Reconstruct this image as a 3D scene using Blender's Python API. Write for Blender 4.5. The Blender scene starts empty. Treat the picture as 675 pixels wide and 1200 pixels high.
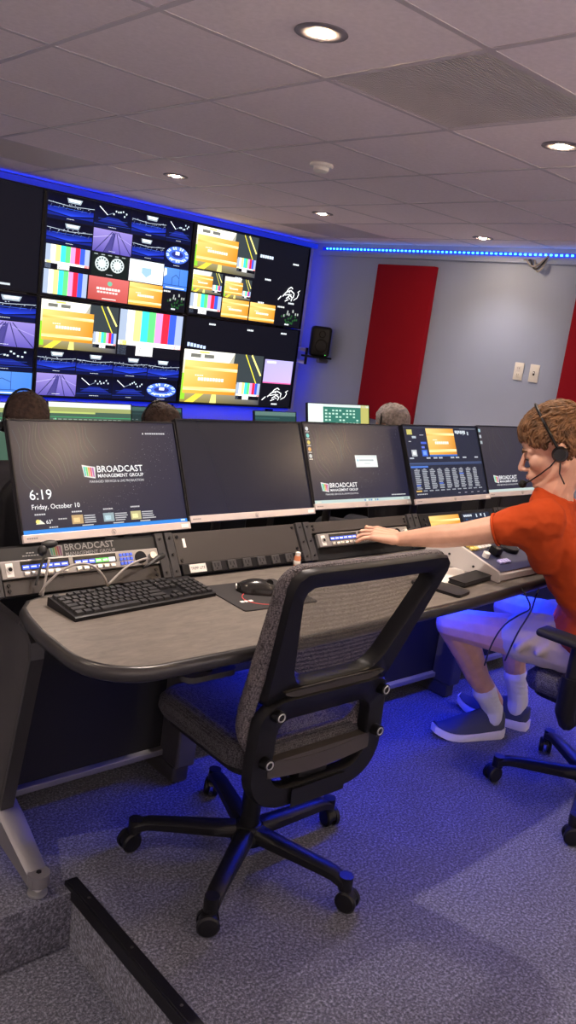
import bpy, bmesh, math, random
from mathutils import Vector, Matrix, Quaternion
random.seed(7)
PI = math.pi
V = Vector
S = bpy.context.scene
COL = S.collection

# ---------------------------------------------------------------- camera
CAMH, FPX = 1.43, 984.3
pitch, roll, yaw = math.radians(-12.27), math.radians(-7.574), math.radians(46.8)
fw = V((math.cos(pitch)*math.cos(yaw), math.cos(pitch)*math.sin(yaw), math.sin(pitch)))
r0 = V((math.sin(yaw), -math.cos(yaw), 0)); d0 = fw.cross(r0)
rt = math.cos(roll)*r0 + math.sin(roll)*d0
dn = -math.sin(roll)*r0 + math.cos(roll)*d0
cam = bpy.data.cameras.new('camera'); camo = bpy.data.objects.new('camera', cam); COL.objects.link(camo)
cam.sensor_fit = 'VERTICAL'; cam.sensor_height = 36; cam.lens = FPX/1200*36; cam.clip_start = 0.02
m = Matrix((rt, -dn, -fw)).transposed().to_4x4(); m.translation = (0, 0, CAMH)
camo.matrix_world = m
S.camera = camo
# ---------------------------------------------------------------- world, exposure
w = bpy.data.worlds.new('world'); S.world = w; w.use_nodes = True
w.node_tree.nodes['Background'].inputs[0].default_value = (0.30, 0.30, 0.42, 1)
w.node_tree.nodes['Background'].inputs[1].default_value = 0.02
vs = S.view_settings
vs.view_transform = 'Standard'; vs.look = 'None'; vs.gamma = 1; vs.use_curve_mapping = False
vs.exposure = 0.18
S.cycles.diffuse_bounces = 8; S.cycles.max_bounces = 12
SPOT_W = 58.0
WARM = (1.0, 0.86, 0.78)
BLUE = (0.008, 0.030, 1.0)
SCREEN_GAIN = 1.25

# ---------------------------------------------------------------- room sizes (metres)
CEIL = 2.17
XR, YB = 5.15, 5.60            # right wall, back wall
XL, YN = -1.8, -2.2
LOW = -0.15                    # landing one step below the platform
FRONT = -0.30                  # front row tier
GX0, GY0, GP = 1.240, 1.447, 0.597   # ceiling grid

# ---------------------------------------------------------------- materials
MATS = {}
def nodes(name):
    mt = bpy.data.materials.new(name); mt.use_nodes = True
    nt = mt.node_tree; b = nt.nodes['Principled BSDF']
    MATS[name] = mt
    return mt, nt, b
def mat(name, col, rough=0.5, metal=0.0, spec=0.5, noise=None, bump=None, emit=None, es=0.0, coat=0.0, alpha=None):
    """noise=(scale, amount) colour variation; bump=(scale, strength)"""
    mt, nt, b = nodes(name)
    b.inputs['Base Color'].default_value = (*col, 1)
    b.inputs['Roughness'].default_value = rough
    b.inputs['Metallic'].default_value = metal
    b.inputs['Specular IOR Level'].default_value = spec
    b.inputs['Coat Weight'].default_value = coat
    tc = nt.nodes.new('ShaderNodeTexCoord')
    if noise:
        n = nt.nodes.new('ShaderNodeTexNoise'); n.inputs['Scale'].default_value = noise[0]; n.inputs['Detail'].default_value = 4
        cr = nt.nodes.new('ShaderNodeValToRGB')
        cr.color_ramp.elements[0].position = 0.3; cr.color_ramp.elements[1].position = 0.7
        a = noise[1]
        cr.color_ramp.elements[0].color = (*[max(0, c*(1-a)) for c in col], 1)
        cr.color_ramp.elements[1].color = (*[min(1, c*(1+a)) for c in col], 1)
        nt.links.new(tc.outputs['Object'], n.inputs['Vector']); nt.links.new(n.outputs['Fac'], cr.inputs['Fac'])
        nt.links.new(cr.outputs['Color'], b.inputs['Base Color'])
    if bump:
        n2 = nt.nodes.new('ShaderNodeTexNoise'); n2.inputs['Scale'].default_value = bump[0]; n2.inputs['Detail'].default_value = 3
        bp = nt.nodes.new('ShaderNodeBump'); bp.inputs['Strength'].default_value = bump[1]; bp.inputs['Distance'].default_value = 0.004
        nt.links.new(tc.outputs['Object'], n2.inputs['Vector']); nt.links.new(n2.outputs['Fac'], bp.inputs['Height'])
        nt.links.new(bp.outputs['Normal'], b.inputs['Normal'])
    if emit:
        b.inputs['Emission Color'].default_value = (*emit, 1); b.inputs['Emission Strength'].default_value = es
    return mt

def carpet():
    mt, nt, b = nodes('carpet')
    tc = nt.nodes.new('ShaderNodeTexCoord')
    n1 = nt.nodes.new('ShaderNodeTexNoise'); n1.inputs['Scale'].default_value = 140; n1.inputs['Detail'].default_value = 5; n1.inputs['Roughness'].default_value = 0.75
    n2 = nt.nodes.new('ShaderNodeTexNoise'); n2.inputs['Scale'].default_value = 7; n2.inputs['Detail'].default_value = 4
    nt.links.new(tc.outputs['Object'], n1.inputs['Vector']); nt.links.new(tc.outputs['Object'], n2.inputs['Vector'])
    cr = nt.nodes.new('ShaderNodeValToRGB'); e = cr.color_ramp.elements
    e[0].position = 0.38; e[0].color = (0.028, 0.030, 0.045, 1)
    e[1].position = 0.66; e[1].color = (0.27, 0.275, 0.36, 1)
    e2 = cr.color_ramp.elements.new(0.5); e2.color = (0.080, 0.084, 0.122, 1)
    nt.links.new(n1.outputs['Fac'], cr.inputs['Fac'])
    mx = nt.nodes.new('ShaderNodeMix'); mx.data_type = 'RGBA'; mx.blend_type = 'MULTIPLY'; mx.inputs['Factor'].default_value = 0.35
    nt.links.new(cr.outputs['Color'], mx.inputs['A']); 
    cr2 = nt.nodes.new('ShaderNodeValToRGB'); cr2.color_ramp.elements[0].color = (.6,.6,.6,1); cr2.color_ramp.elements[0].position=.35; cr2.color_ramp.elements[1].position=.65
    nt.links.new(n2.outputs['Fac'], cr2.inputs['Fac']); nt.links.new(cr2.outputs['Color'], mx.inputs['B'])
    nt.links.new(mx.outputs['Result'], b.inputs['Base Color'])
    bp = nt.nodes.new('ShaderNodeBump'); bp.inputs['Strength'].default_value = 0.7; bp.inputs['Distance'].default_value = 0.006
    nt.links.new(n1.outputs['Fac'], bp.inputs['Height']); nt.links.new(bp.outputs['Normal'], b.inputs['Normal'])
    b.inputs['Roughness'].default_value = 0.95; b.inputs['Specular IOR Level'].default_value = 0.15
    b.inputs['Sheen Weight'].default_value = 0.15
carpet()

def weave(name, c0, c1, scale, alpha=1.0, bump=0.5):
    """knitted cloth of small cells; alpha < 1 leaves open holes between the threads"""
    mt, nt, b = nodes(name)
    tc = nt.nodes.new('ShaderNodeTexCoord'); mp = nt.nodes.new('ShaderNodeMapping'); mp.inputs['Scale'].default_value = (1.0, 1.0, 1.7)
    vo = nt.nodes.new('ShaderNodeTexVoronoi'); vo.inputs['Scale'].default_value = scale; vo.inputs['Randomness'].default_value = 0.45
    nt.links.new(tc.outputs['Object'], mp.inputs['Vector']); nt.links.new(mp.outputs['Vector'], vo.inputs['Vector'])
    cr = nt.nodes.new('ShaderNodeValToRGB'); cr.color_ramp.elements[0].color = (*c1, 1); cr.color_ramp.elements[1].color = (*c0, 1)
    cr.color_ramp.elements[0].position = 0.15; cr.color_ramp.elements[1].position = 0.75
    nt.links.new(vo.outputs['Distance'], cr.inputs['Fac']); nt.links.new(cr.outputs['Color'], b.inputs['Base Color'])
    b.inputs['Roughness'].default_value = 0.9; b.inputs['Specular IOR Level'].default_value = 0.2
    bp = nt.nodes.new('ShaderNodeBump'); bp.inputs['Strength'].default_value = bump; bp.inputs['Distance'].default_value = 0.003; bp.invert = True
    nt.links.new(vo.outputs['Distance'], bp.inputs['Height']); nt.links.new(bp.outputs['Normal'], b.inputs['Normal'])
    if alpha < 1:
        mr = nt.nodes.new('ShaderNodeMapRange'); mr.inputs['From Min'].default_value = 0.2; mr.inputs['From Max'].default_value = 0.7
        mr.inputs['To Min'].default_value = min(1, alpha+.3); mr.inputs['To Max'].default_value = max(0, alpha-.3)
        nt.links.new(vo.outputs['Distance'], mr.inputs['Value']); nt.links.new(mr.outputs['Result'], b.inputs['Alpha'])
    return mt

def screenmat():
    """lit display: colours come from the picture, the face itself is a matt dark panel"""
    mt, nt, b = nodes('screen')
    at = nt.nodes.new('ShaderNodeAttribute'); at.attribute_name = 'pic'
    b.inputs['Base Color'].default_value = (0.008, 0.008, 0.010, 1); b.inputs['Roughness'].default_value = 0.25
    b.inputs['Specular IOR Level'].default_value = 0.26
    nt.links.new(at.outputs['Color'], b.inputs['Emission Color']); b.inputs['Emission Strength'].default_value = SCREEN_GAIN
    mt2, nt2, b2 = nodes('wallscreen')
    at = nt2.nodes.new('ShaderNodeAttribute'); at.attribute_name = 'pic'
    b2.inputs['Base Color'].default_value = (0.006, 0.006, 0.008, 1); b2.inputs['Roughness'].default_value = 0.5
    b2.inputs['Specular IOR Level'].default_value = 0.1
    nt2.links.new(at.outputs['Color'], b2.inputs['Emission Color']); b2.inputs['Emission Strength'].default_value = 1.5
screenmat()

def printed():
    mt, nt, b = nodes('printed')
    at = nt.nodes.new('ShaderNodeAttribute'); at.attribute_name = 'pic'
    nt.links.new(at.outputs['Color'], b.inputs['Base Color']); b.inputs['Roughness'].default_value = 0.5
printed()

def laminate():
    mt, nt, b = nodes('laminate')
    tc = nt.nodes.new('ShaderNodeTexCoord'); mp = nt.nodes.new('ShaderNodeMapping'); mp.inputs['Scale'].default_value = (3, 11, 3)
    n = nt.nodes.new('ShaderNodeTexNoise'); n.inputs['Scale'].default_value = 6; n.inputs['Detail'].default_value = 8; n.inputs['Roughness'].default_value = .7; n.inputs['Distortion'].default_value = .6
    cr = nt.nodes.new('ShaderNodeValToRGB'); e = cr.color_ramp.elements
    e[0].position = .3; e[0].color = (0.095, 0.083, 0.074, 1); e[1].position = .72; e[1].color = (0.185, 0.162, 0.142, 1)
    nt.links.new(tc.outputs['Object'], mp.inputs['Vector']); nt.links.new(mp.outputs['Vector'], n.inputs['Vector'])
    nt.links.new(n.outputs['Fac'], cr.inputs['Fac']); nt.links.new(cr.outputs['Color'], b.inputs['Base Color'])
    b.inputs['Roughness'].default_value = 0.42
laminate()

mat('tile', (0.88, 0.80, 0.82), 0.95, spec=0.1, noise=(60, 0.04), bump=(120, 0.15))
mat('tbar', (0.58, 0.53, 0.56), 0.5)
mat('plenum', (0.10, 0.09, 0.10), 0.9)
mat('vent_metal', (0.60, 0.55, 0.53), 0.5)
mat('vent_dark', (0.14, 0.13, 0.13), 0.9)
mat('wallpaint', (0.34, 0.40, 0.57), 0.85, spec=0.2, noise=(2.0, 0.03), bump=(300, 0.08))
mat('wallpaint_back', (0.40, 0.41, 0.48), 0.9, spec=0.2, noise=(2.0, 0.03))
mat('wallpaint_pale', (0.86, 0.84, 0.86), 0.85, spec=0.2, noise=(2.0, 0.02))
mat('white_plastic', (0.78, 0.77, 0.74), 0.4)
mat('trim_white', (0.22, 0.20, 0.24), 0.6)
mat('reflector', (0.10, 0.09, 0.085), 0.5)
mat('bulb', (1, .9, .8), 0.4, emit=(1.0, 0.72, 0.42), es=650.0)
mat('led_blue', (0.02, 0.05, 0.4), 0.4, emit=(0.03, 0.28, 1.0), es=9.0)
mat('led_base', (0.03, 0.06, 0.45), 0.5, emit=(0.0, 0.015, 0.8), es=0.45)
mat('red_fabric', (0.28, 0.008, 0.018), 0.95, spec=0.1, noise=(400, 0.2), bump=(500, 0.3))
mat('black_plastic', (0.006, 0.006, 0.008), 0.42, spec=0.25, bump=(500, 0.05))
mat('black_satin', (0.005, 0.005, 0.007), 0.34, spec=0.3)
mat('black_matte', (0.010, 0.010, 0.012), 0.8, spec=0.2)
mat('rubber', (0.010, 0.010, 0.011), 0.7, spec=0.25)
mat('console_grey', (0.036, 0.034, 0.037), 0.6, spec=0.35, bump=(700, 0.08))
mat('panel_grey', (0.042, 0.037, 0.036), 0.5, spec=0.35, bump=(700, 0.08))
mat('edge_black', (0.022, 0.021, 0.022), 0.3)
mat('aluminium', (0.17, 0.165, 0.18), 0.5, metal=0.5)
mat('alu_light', (0.60, 0.59, 0.58), 0.42, metal=0.5)
mat('chin_silver', (0.58, 0.52, 0.50), 0.42, metal=0.25)
mat('logo_grey', (0.30, 0.28, 0.28), 0.4)
mat('nickel', (0.55, 0.55, 0.55), 0.3, metal=0.8)
mat('unit_silver', (0.26, 0.25, 0.25), 0.4, metal=0.4)
mat('key_black', (0.016, 0.016, 0.018), 0.45)
mat('mousepad', (0.020, 0.018, 0.020), 0.85)
mat('red_line', (0.62, 0.05, 0.05), 0.6)
mat('mouse_gloss', (0.014, 0.013, 0.013), 0.22)
mat('cable_black', (0.012, 0.012, 0.013), 0.5)
mat('cable_grey', (0.33, 0.31, 0.29), 0.5)
mat('paper', (0.85, 0.82, 0.78), 0.7)
mat('case_grey', (0.58, 0.55, 0.53), 0.45)
mat('deck_blue', (0.030, 0.034, 0.085), 0.4)
mat('button_white', (0.75, 0.73, 0.70), 0.4)
mat('button_yellow', (0.75, 0.58, 0.16), 0.4)
mat('button_violet', (0.40, 0.38, 0.72), 0.4)
mat('button_blue', (0.04, 0.10, 0.55), 0.35, emit=(.03, .08, .6), es=.4)
mat('tape_blue', (0.05, 0.12, 0.32), 0.5)
mat('skin', (0.56, 0.315, 0.225), 0.48, noise=(30, 0.07), bump=(220, 0.10))
mat('shirt', (0.38, 0.046, 0.007), 0.85, spec=0.2, noise=(14, 0.06), bump=(700, 0.15))
mat('shorts', (0.50, 0.44, 0.37), 0.9, spec=0.2, noise=(20, 0.05), bump=(600, 0.2))
mat('sock', (0.62, 0.62, 0.64), 0.9, spec=0.1, bump=(400, 0.3))
mat('shoe_cloth', (0.055, 0.060, 0.085), 0.8, spec=0.2, bump=(500, 0.3))
mat('shoe_sole', (0.72, 0.70, 0.70), 0.6)
mat('hair_brown', (0.135, 0.066, 0.029), 0.62, spec=0.35, noise=(45, 0.6), bump=(160, 0.5))
mat('hair_dark', (0.060, 0.036, 0.028), 0.7, noise=(60, 0.5), bump=(220, 0.6))
mat('hair_grey', (0.30, 0.26, 0.25), 0.7, noise=(60, 0.4), bump=(220, 0.6))
mat('cloth_dark', (0.03, 0.03, 0.04), 0.9)
mat('eye_white', (0.36, 0.31, 0.29), 0.4)
mat('eye_dark', (0.03, 0.02, 0.015), 0.3)
mat('lip', (0.45, 0.19, 0.16), 0.5)
mat('orange_label', (0.70, 0.25, 0.12), 0.5)
mat('lcd_blue', (0.02, 0.05, 0.3), 0.3, emit=(.02, .10, .85), es=.8)
mat('lcd_green', (0.05, 0.3, 0.05), 0.3, emit=(.10, .75, .12), es=.9)
mat('lcd_text', (0.7, 0.75, 0.8), 0.3, emit=(.6, .75, 1), es=.6)
mat('led_green', (0.05, 0.4, 0.05), 0.3, emit=(.1, 1, .1), es=3)
mat('usb_blue', (0.05, 0.2, 0.6), 0.3, emit=(.02, .25, 1), es=6)
weave('knit', (0.030, 0.027, 0.032), (0.20, 0.18, 0.19), 190, bump=0.8)
weave('seat_knit', (0.016, 0.016, 0.020), (0.095, 0.09, 0.10), 190, bump=0.8)
weave('back_mesh', (0.040, 0.036, 0.032), (0.20, 0.18, 0.155), 240, alpha=0.58)

# ---------------------------------------------------------------- mesh helpers
_SPH = {}
def _sph(n, k):
    if (n, k) not in _SPH:
        vs_ = [(0, 0, 1)]+[(math.sin(PI*i/k)*math.cos(2*PI*j/n), math.sin(PI*i/k)*math.sin(2*PI*j/n), math.cos(PI*i/k)) for i in range(1, k) for j in range(n)]+[(0, 0, -1)]
        fs = [(0, 1+j, 1+(j+1) % n) for j in range(n)]
        for i in range(k-2):
            for j in range(n): fs.append((1+i*n+j, 1+(i+1)*n+j, 1+(i+1)*n+(j+1) % n, 1+i*n+(j+1) % n))
        L = len(vs_)-1; q = 1+(k-2)*n
        fs += [(q+j, L, q+(j+1) % n) for j in range(n)]
        _SPH[(n, k)] = (vs_, fs)
    return _SPH[(n, k)]
_CUBE = [(0, 1, 3, 2), (4, 6, 7, 5), (0, 4, 5, 1), (2, 3, 7, 6), (0, 2, 6, 4), (1, 5, 7, 3)]
_BEV = {}
class MB:
    """collects shapes; build() links them as one mesh object"""
    def __init__(s): s.v = []; s.f = []
    def add(s, vs_, fs, M=None):
        b = len(s.v)
        s.v += [tuple(M @ V(p)) for p in vs_] if M is not None else [tuple(p) for p in vs_]
        s.f += [tuple(b+i for i in f) for f in fs]; return s
    def xf(s, M): s.v = [tuple(M @ V(p)) for p in s.v]; return s
    def box(s, c, size, bev=0.0, M=None, seg=2):
        h = [q/2 for q in size]
        if bev <= 0:
            return s.add([(c[0]+sx*h[0], c[1]+sy*h[1], c[2]+sz*h[2]) for sx in (-1, 1) for sy in (-1, 1) for sz in (-1, 1)], _CUBE, M)
        bm = bmesh.new(); vs_ = bmesh.ops.create_cube(bm, size=1.0)['verts']; bmesh.ops.scale(bm, vec=size, verts=vs_)
        bmesh.ops.bevel(bm, geom=bm.edges[:], offset=min(bev, min(size)*0.49), segments=seg, affect='EDGES', profile=0.5)
        bm.verts.index_update()
        vs_ = [(v.co.x+c[0], v.co.y+c[1], v.co.z+c[2]) for v in bm.verts]; fs = [tuple(v.index for v in f.verts) for f in bm.faces]; bm.free()
        return s.add(vs_, fs, M)
    def b2(s, lo, hi, bev=0.0, M=None, seg=2):
        return s.box([(a+b)/2 for a, b in zip(lo, hi)], [abs(b-a) for a, b in zip(lo, hi)], bev, M, seg)
    def cyl(s, p0, p1, ra, rb=None, n=20, cap=True):
        p0, p1 = V(p0), V(p1); rb = ra if rb is None else rb
        q = (p1-p0).to_track_quat('Z', 'Y').to_matrix(); A, B = q @ V((1, 0, 0)), q @ V((0, 1, 0))
        cs = [A*math.cos(2*PI*j/n)+B*math.sin(2*PI*j/n) for j in range(n)]
        return s.loft([[p0+c*ra for c in cs], [p1+c*rb for c in cs]], cap)
    def ell(s, c, r, R=None, n=16, k=10):
        r = r if hasattr(r, '__len__') else (r, r, r)
        vs_, fs = _sph(n, k)
        if R is None: P_ = [(c[0]+x*r[0], c[1]+y*r[1], c[2]+z*r[2]) for x, y, z in vs_]
        else: c = V(c); P_ = [tuple(c+R @ V((x*r[0], y*r[1], z*r[2]))) for x, y, z in vs_]
        return s.add(P_, fs)
    def tube(s, pts, rad, n=8, cap=True, closed=False):
        pts = [V(p) for p in pts]; N = len(pts)
        rs = rad if hasattr(rad, '__len__') else [rad]*N
        rings = []; up = None
        for i, p in enumerate(pts):
            t = (pts[(i+1) % N]-pts[i-1]) if closed else pts[min(i+1, N-1)]-pts[max(i-1, 0)]
            t.normalize()
            if up is None: up = V((0, 0, 1)) if abs(t.z) < .9 else V((1, 0, 0))
            up = (up - t*up.dot(t)).normalized(); sd = t.cross(up)
            rings.append([p + rs[i]*(math.cos(a)*up + math.sin(a)*sd) for a in [2*PI*j/n for j in range(n)]])
        return s.loft(rings, cap, closed)
    def prism(s, poly, axis, a, b, M=None):
        """poly: 2D points; axis 'x' (poly=y,z), 'y' (poly=x,z), 'z' (poly=x,y); extruded a..b"""
        def mk(p, t): return {'x': (t, p[0], p[1]), 'y': (p[0], t, p[1]), 'z': (p[0], p[1], t)}[axis]
        n = len(poly)
        return s.add([mk(p, a) for p in poly]+[mk(p, b) for p in poly], [tuple(range(n)), tuple(range(2*n-1, n-1, -1))]+[(i, n+i, n+(i+1) % n, (i+1) % n) for i in range(n)], M)
    def loft(s, loops, cap=True, closed=False):
        n = len(loops[0]); m_ = len(loops); fs = []
        for i in range(m_ if closed else m_-1):
            A, B = i*n, ((i+1) % m_)*n
            for j in range(n): fs.append((A+j, A+(j+1) % n, B+(j+1) % n, B+j))
        if cap and not closed: fs += [tuple(range(n-1, -1, -1)), tuple(range((m_-1)*n, m_*n))]
        return s.add([p for L in loops for p in L], fs)
    def lathe(s, prof, c=(0, 0, 0), n=28, cap=True):
        return s.loft([[(c[0]+r*math.cos(2*PI*j/n), c[1]+r*math.sin(2*PI*j/n), c[2]+z) for j in range(n)] for r, z in prof], cap)
    def mesh(s, name):
        me = bpy.data.meshes.new(name); me.from_pydata(s.v, [], s.f)
        bm = bmesh.new(); bm.from_mesh(me); bmesh.ops.recalc_face_normals(bm, faces=bm.faces); bm.to_mesh(me); bm.free()
        return me
    def build(s, name, material, parent=None, smooth=None, world=False):
        return link(name, s.mesh(name), material, parent, smooth, world)

def link(name, me, material, parent=None, smooth=None, world=False):
    if world and parent is not None:
        me.transform(Matrix.Translation(-wl(parent)))
    if material: me.materials.append(MATS[material])
    if smooth:
        for p in me.polygons: p.use_smooth = True
        if smooth != 'all': me.set_sharp_from_angle(angle=math.radians(smooth))
    o = bpy.data.objects.new(name, me); COL.objects.link(o)
    if parent is not None: o.parent = parent
    return o
def wl(o):
    l = V(o.location)
    while o.parent: o = o.parent; l = l+V(o.location)
    return l
def tag(o, label, cat, group=None):
    o['label'] = label; o['category'] = cat
    if group: o['group'] = group
    return o
def thing(name, label, cat, loc=(0, 0, 0), rz=0, group=None):
    o = bpy.data.objects.new(name, None); COL.objects.link(o); o.empty_display_size = .05
    o.location = loc; o.rotation_euler = (0, 0, rz)
    return tag(o, label, cat, group)
def struct(o): o['kind'] = 'structure'; return o
def dup(root, loc=None, rz=None, label=None, group=None):
    r = root.copy(); COL.objects.link(r)
    if loc is not None: r.location = loc
    if rz is not None: r.rotation_euler = (0, 0, rz)
    if label: r['label'] = label
    if group: r['group'] = group
    for ch in list(root.children):
        c = ch.copy(); COL.objects.link(c); c.parent = r
        for g in list(ch.children):
            d = g.copy(); COL.objects.link(d); d.parent = c
    return r
def rrect(w_, h_, r, k=6, cx=0, cy=0):
    """rounded rectangle outline, counter-clockwise; r single or 4 radii (br, tr, tl, bl)"""
    rr = r if hasattr(r, '__len__') else [r]*4
    out = []
    for (sx, sy, a0), q in zip([(1, -1, -90), (1, 1, 0), (-1, 1, 90), (-1, -1, 180)], rr):
        for i in range(k+1):
            a = math.radians(a0 + 90*i/k)
            out.append((cx+sx*(w_/2-q)+q*math.cos(a), cy+sy*(h_/2-q)+q*math.sin(a)))
    return out
def arc(fn, a, b, n): return [fn(a+(b-a)*i/n) for i in range(n+1)]

# ---------------------------------------------------------------- text outlines (cached)
_TX = {}
def text_mesh(s_, bold=False):
    if s_ in _TX: return _TX[s_]
    cu = bpy.data.curves.new('t', 'FONT'); cu.body = s_; cu.size = 1; cu.resolution_u = 2; cu.align_x = 'LEFT'
    if bold: cu.offset = 0.012
    o = bpy.data.objects.new('t', cu); COL.objects.link(o)
    dg = bpy.context.evaluated_depsgraph_get(); dg.update()
    me = o.evaluated_get(dg).to_mesh()
    vs_ = [(v.co.x, v.co.y) for v in me.vertices]; fs = [tuple(p.vertices) for p in me.polygons]
    o.evaluated_get(dg).to_mesh_clear(); bpy.data.objects.remove(o); bpy.data.curves.remove(cu)
    x0 = min([v[0] for v in vs_] or [0]); x1 = max([v[0] for v in vs_] or [1])
    _TX[s_] = ([(v[0]-x0, v[1]) for v in vs_], fs, x1-x0)
    return _TX[s_]

def dashes(c, x, y, wd, h, col, n=6):
    """a line of lettering too small to read"""
    for i in range(n): c.rect(x+wd*i/n, y, x+wd*(i+.78)/n, y+h, col)

class Canvas:
    """flat picture on a display: unit coordinates, x right, y down from the top-left corner; lies in local XZ facing -Y"""
    def __init__(s, W, Hh, step=0.00035):
        s.W, s.H, s.step = W, Hh, step; s.v = []; s.f = []; s.c = []; s.n = 0
        s.org = (0, 0, 1, 1)
    def sub(s, x0, y0, x1, y1): s.org = (x0, y0, x1, y1); return s
    def full(s): s.org = (0, 0, 1, 1); return s
    def _p(s, x, y):
        a = s.org; X = a[0]+x*(a[2]-a[0]); Y_ = a[1]+y*(a[3]-a[1])
        return (X*s.W, -s.n*s.step, (1-Y_)*s.H)
    def poly(s, pts, col, cols=None):
        b = len(s.v); s.v += [s._p(*p) for p in pts]; s.f.append(tuple(range(b, b+len(pts))))
        s.c.append(cols if cols else [col]*len(pts))
    def rect(s, x0, y0, x1, y1, col, cols=None):
        s.poly([(x0, y0), (x0, y1), (x1, y1), (x1, y0)], col, cols)     # tl, bl, br, tr
    def disc(s, x, y, rx, ry, col, n=16): s.poly([(x+rx*math.cos(2*PI*i/n), y-ry*math.sin(2*PI*i/n)) for i in range(n)], col)
    def line(s, pts, wd, col):
        asp = s.W*(s.org[2]-s.org[0])/(s.H*(s.org[3]-s.org[1]))
        for (xa, ya), (xb, yb) in zip(pts, pts[1:]):
            dx, dy = (xb-xa)*asp, yb-ya; L = math.hypot(dx, dy) or 1
            nx, ny = -dy/L*wd/asp, dx/L*wd
            s.poly([(xa+nx, ya+ny), (xb+nx, yb+ny), (xb-nx, yb-ny), (xa-nx, ya-ny)], col)
    def text(s, t, x, y, h, col, width=None, bold=False):
        """baseline-left at (x, y); h = cap height as a fraction of the picture height; width optional (fraction)"""
        vs_, fs, tw = text_mesh(t, bold)
        a = s.org
        k = h*(a[3]-a[1])*s.H/0.70; kx = k if width is None else width*(a[2]-a[0])*s.W/max(tw, 1e-6)
        X0, Y0, Z0 = s._p(x, y); b = len(s.v)
        s.v += [(X0+vx*kx, Y0, Z0+vy*k) for vx, vy in vs_]
        for f in fs:
            s.f.append(tuple(b+i for i in f)); s.c.append([col]*len(f))
    def up(s): s.n += 1; return s
    def mesh(s, name):
        me = bpy.data.meshes.new(name); me.from_pydata(s.v, [], s.f)
        at = me.color_attributes.new('pic', 'FLOAT_COLOR', 'CORNER')
        flat = [x for cs in s.c for c in cs for x in (*c, 1.0)]
        at.data.foreach_set('color', flat)
        return me

# ================================================================ THE ROOM
def slab(name, poly, z0, z1, material):
    return struct(MB().prism(poly, 'z', z0, z1).build(name, material))
# platform with a stair notch at its corner
NX, NY = 0.955, 1.612
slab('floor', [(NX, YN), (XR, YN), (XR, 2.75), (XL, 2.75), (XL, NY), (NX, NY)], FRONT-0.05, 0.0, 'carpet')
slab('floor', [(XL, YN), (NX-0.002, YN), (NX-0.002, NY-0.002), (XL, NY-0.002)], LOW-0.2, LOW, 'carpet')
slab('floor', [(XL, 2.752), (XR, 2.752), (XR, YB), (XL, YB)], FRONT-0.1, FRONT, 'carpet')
def wall(name, lo, hi, m_): return struct(MB().b2(lo, hi).build(name, m_))
wall('wall_back', (XL-.1, YB, FRONT-.1), (XR+.1, YB+.1, CEIL+.2), 'wallpaint_back')
wall('wall_right', (XR, YN-.1, FRONT-.1), (XR+.1, YB, CEIL+.2), 'wallpaint')
wall('wall_left', (XL-.1, YN-.1, FRONT-.1), (XL, YB, CEIL+.2), 'wallpaint_pale')
wall('wall_near', (XL, YN-.1, FRONT-.1), (XR, YN, CEIL+.2), 'wallpaint_pale')

# ---- suspended ceiling: grid of lay-in tiles, downlights and air grilles
LIGHTS = [(1.552, 1.765), (2.738, 1.775), (2.755, 4.20), (3.864, 4.163), (4.745, 3.54),
          (3.95, 1.765), (0.345, 1.75), (2.137, 0.56), (3.93, 0.56),
          (-.85, 1.75), (-.85, -.64), (-.85, 4.15), (0.345, -1.83), (1.54, -1.83), (2.735, -1.83), (3.93, -1.83), (-.85, -1.83)]  # this row is out of view, added so bounced light brightens the ceiling
LAMP_GAIN = {0: 1.7, 1: .5, 4: .32, 5: .45, 6: .30, 7: .10, 8: .10, 9: 2.0, 10: 3.2, 11: 1.6, 12: 3.2, 13: 3.2, 14: 3.2, 15: 3.2, 16: 3.2}     # output factor per lamp; highest for the unseen ones added to lift the ceiling
NARROW = {7: 60, 8: 60}        # beam angles of two added lamps whose bulbs reflect in the console displays
def tile_ij(x, y): return (math.floor((x-GX0)/GP), math.floor((y-GY0)/GP))
lit = {tile_ij(x, y): (x, y) for x, y in LIGHTS}
vents = {tile_ij(2.1, 1.75), tile_ij(2.1, 4.75), tile_ij(4.55, 4.75)}
ceiling = struct(MB().b2((XL-.1, YN-.1, CEIL+.06), (XR+.1, YB+.1, CEIL+.10)).build('ceiling', 'plenum'))
def tile_mesh(x0, y0, x1, y1, hole=None):
    b = MB(); g = 0.003
    if hole is None:
        b.b2((x0+g, y0+g, CEIL), (x1-g, y1-g, CEIL+.014), bev=.003, seg=1)
    else:
        hx, hy = hole; n = 32; R = 0.052
        inner = [(hx+R*math.cos(2*PI*i/n+PI/4), hy+R*math.sin(2*PI*i/n+PI/4)) for i in range(n)]
        outer = []
        c = [(x1-g, y1-g), (x0+g, y1-g), (x0+g, y0+g), (x1-g, y0+g)]
        for i in range(n):
            k, t = divmod(i, n//4); t /= n/4
            a_, b_ = c[k], c[(k+1) % 4]; outer.append((a_[0]+(b_[0]-a_[0])*t, a_[1]+(b_[1]-a_[1])*t))
        b.loft([[(*p, CEIL) for p in inner], [(*p, CEIL) for p in outer], [(*p, CEIL+.014) for p in outer], [(*p, CEIL+.014) for p in inner]], closed=True)
    return b
xs = [GX0+GP*i for i in range(-5, 8)]; ys = [GY0+GP*i for i in range(-6, 8)]
for i in range(-6, 7):
    for j in range(-7, 7):
        x0, y0 = GX0+GP*i, GY0+GP*j
        x1, y1 = min(x0+GP, XR), min(y0+GP, YB)
        x0, y0 = max(x0, XL), max(y0, YN)
        if x1-x0 < .03 or y1-y0 < .03 or (i, j) in vents: continue
        tile_mesh(x0, y0, x1, y1, lit.get((i, j))).build('ceiling_tile', 'tile', ceiling)
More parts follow.
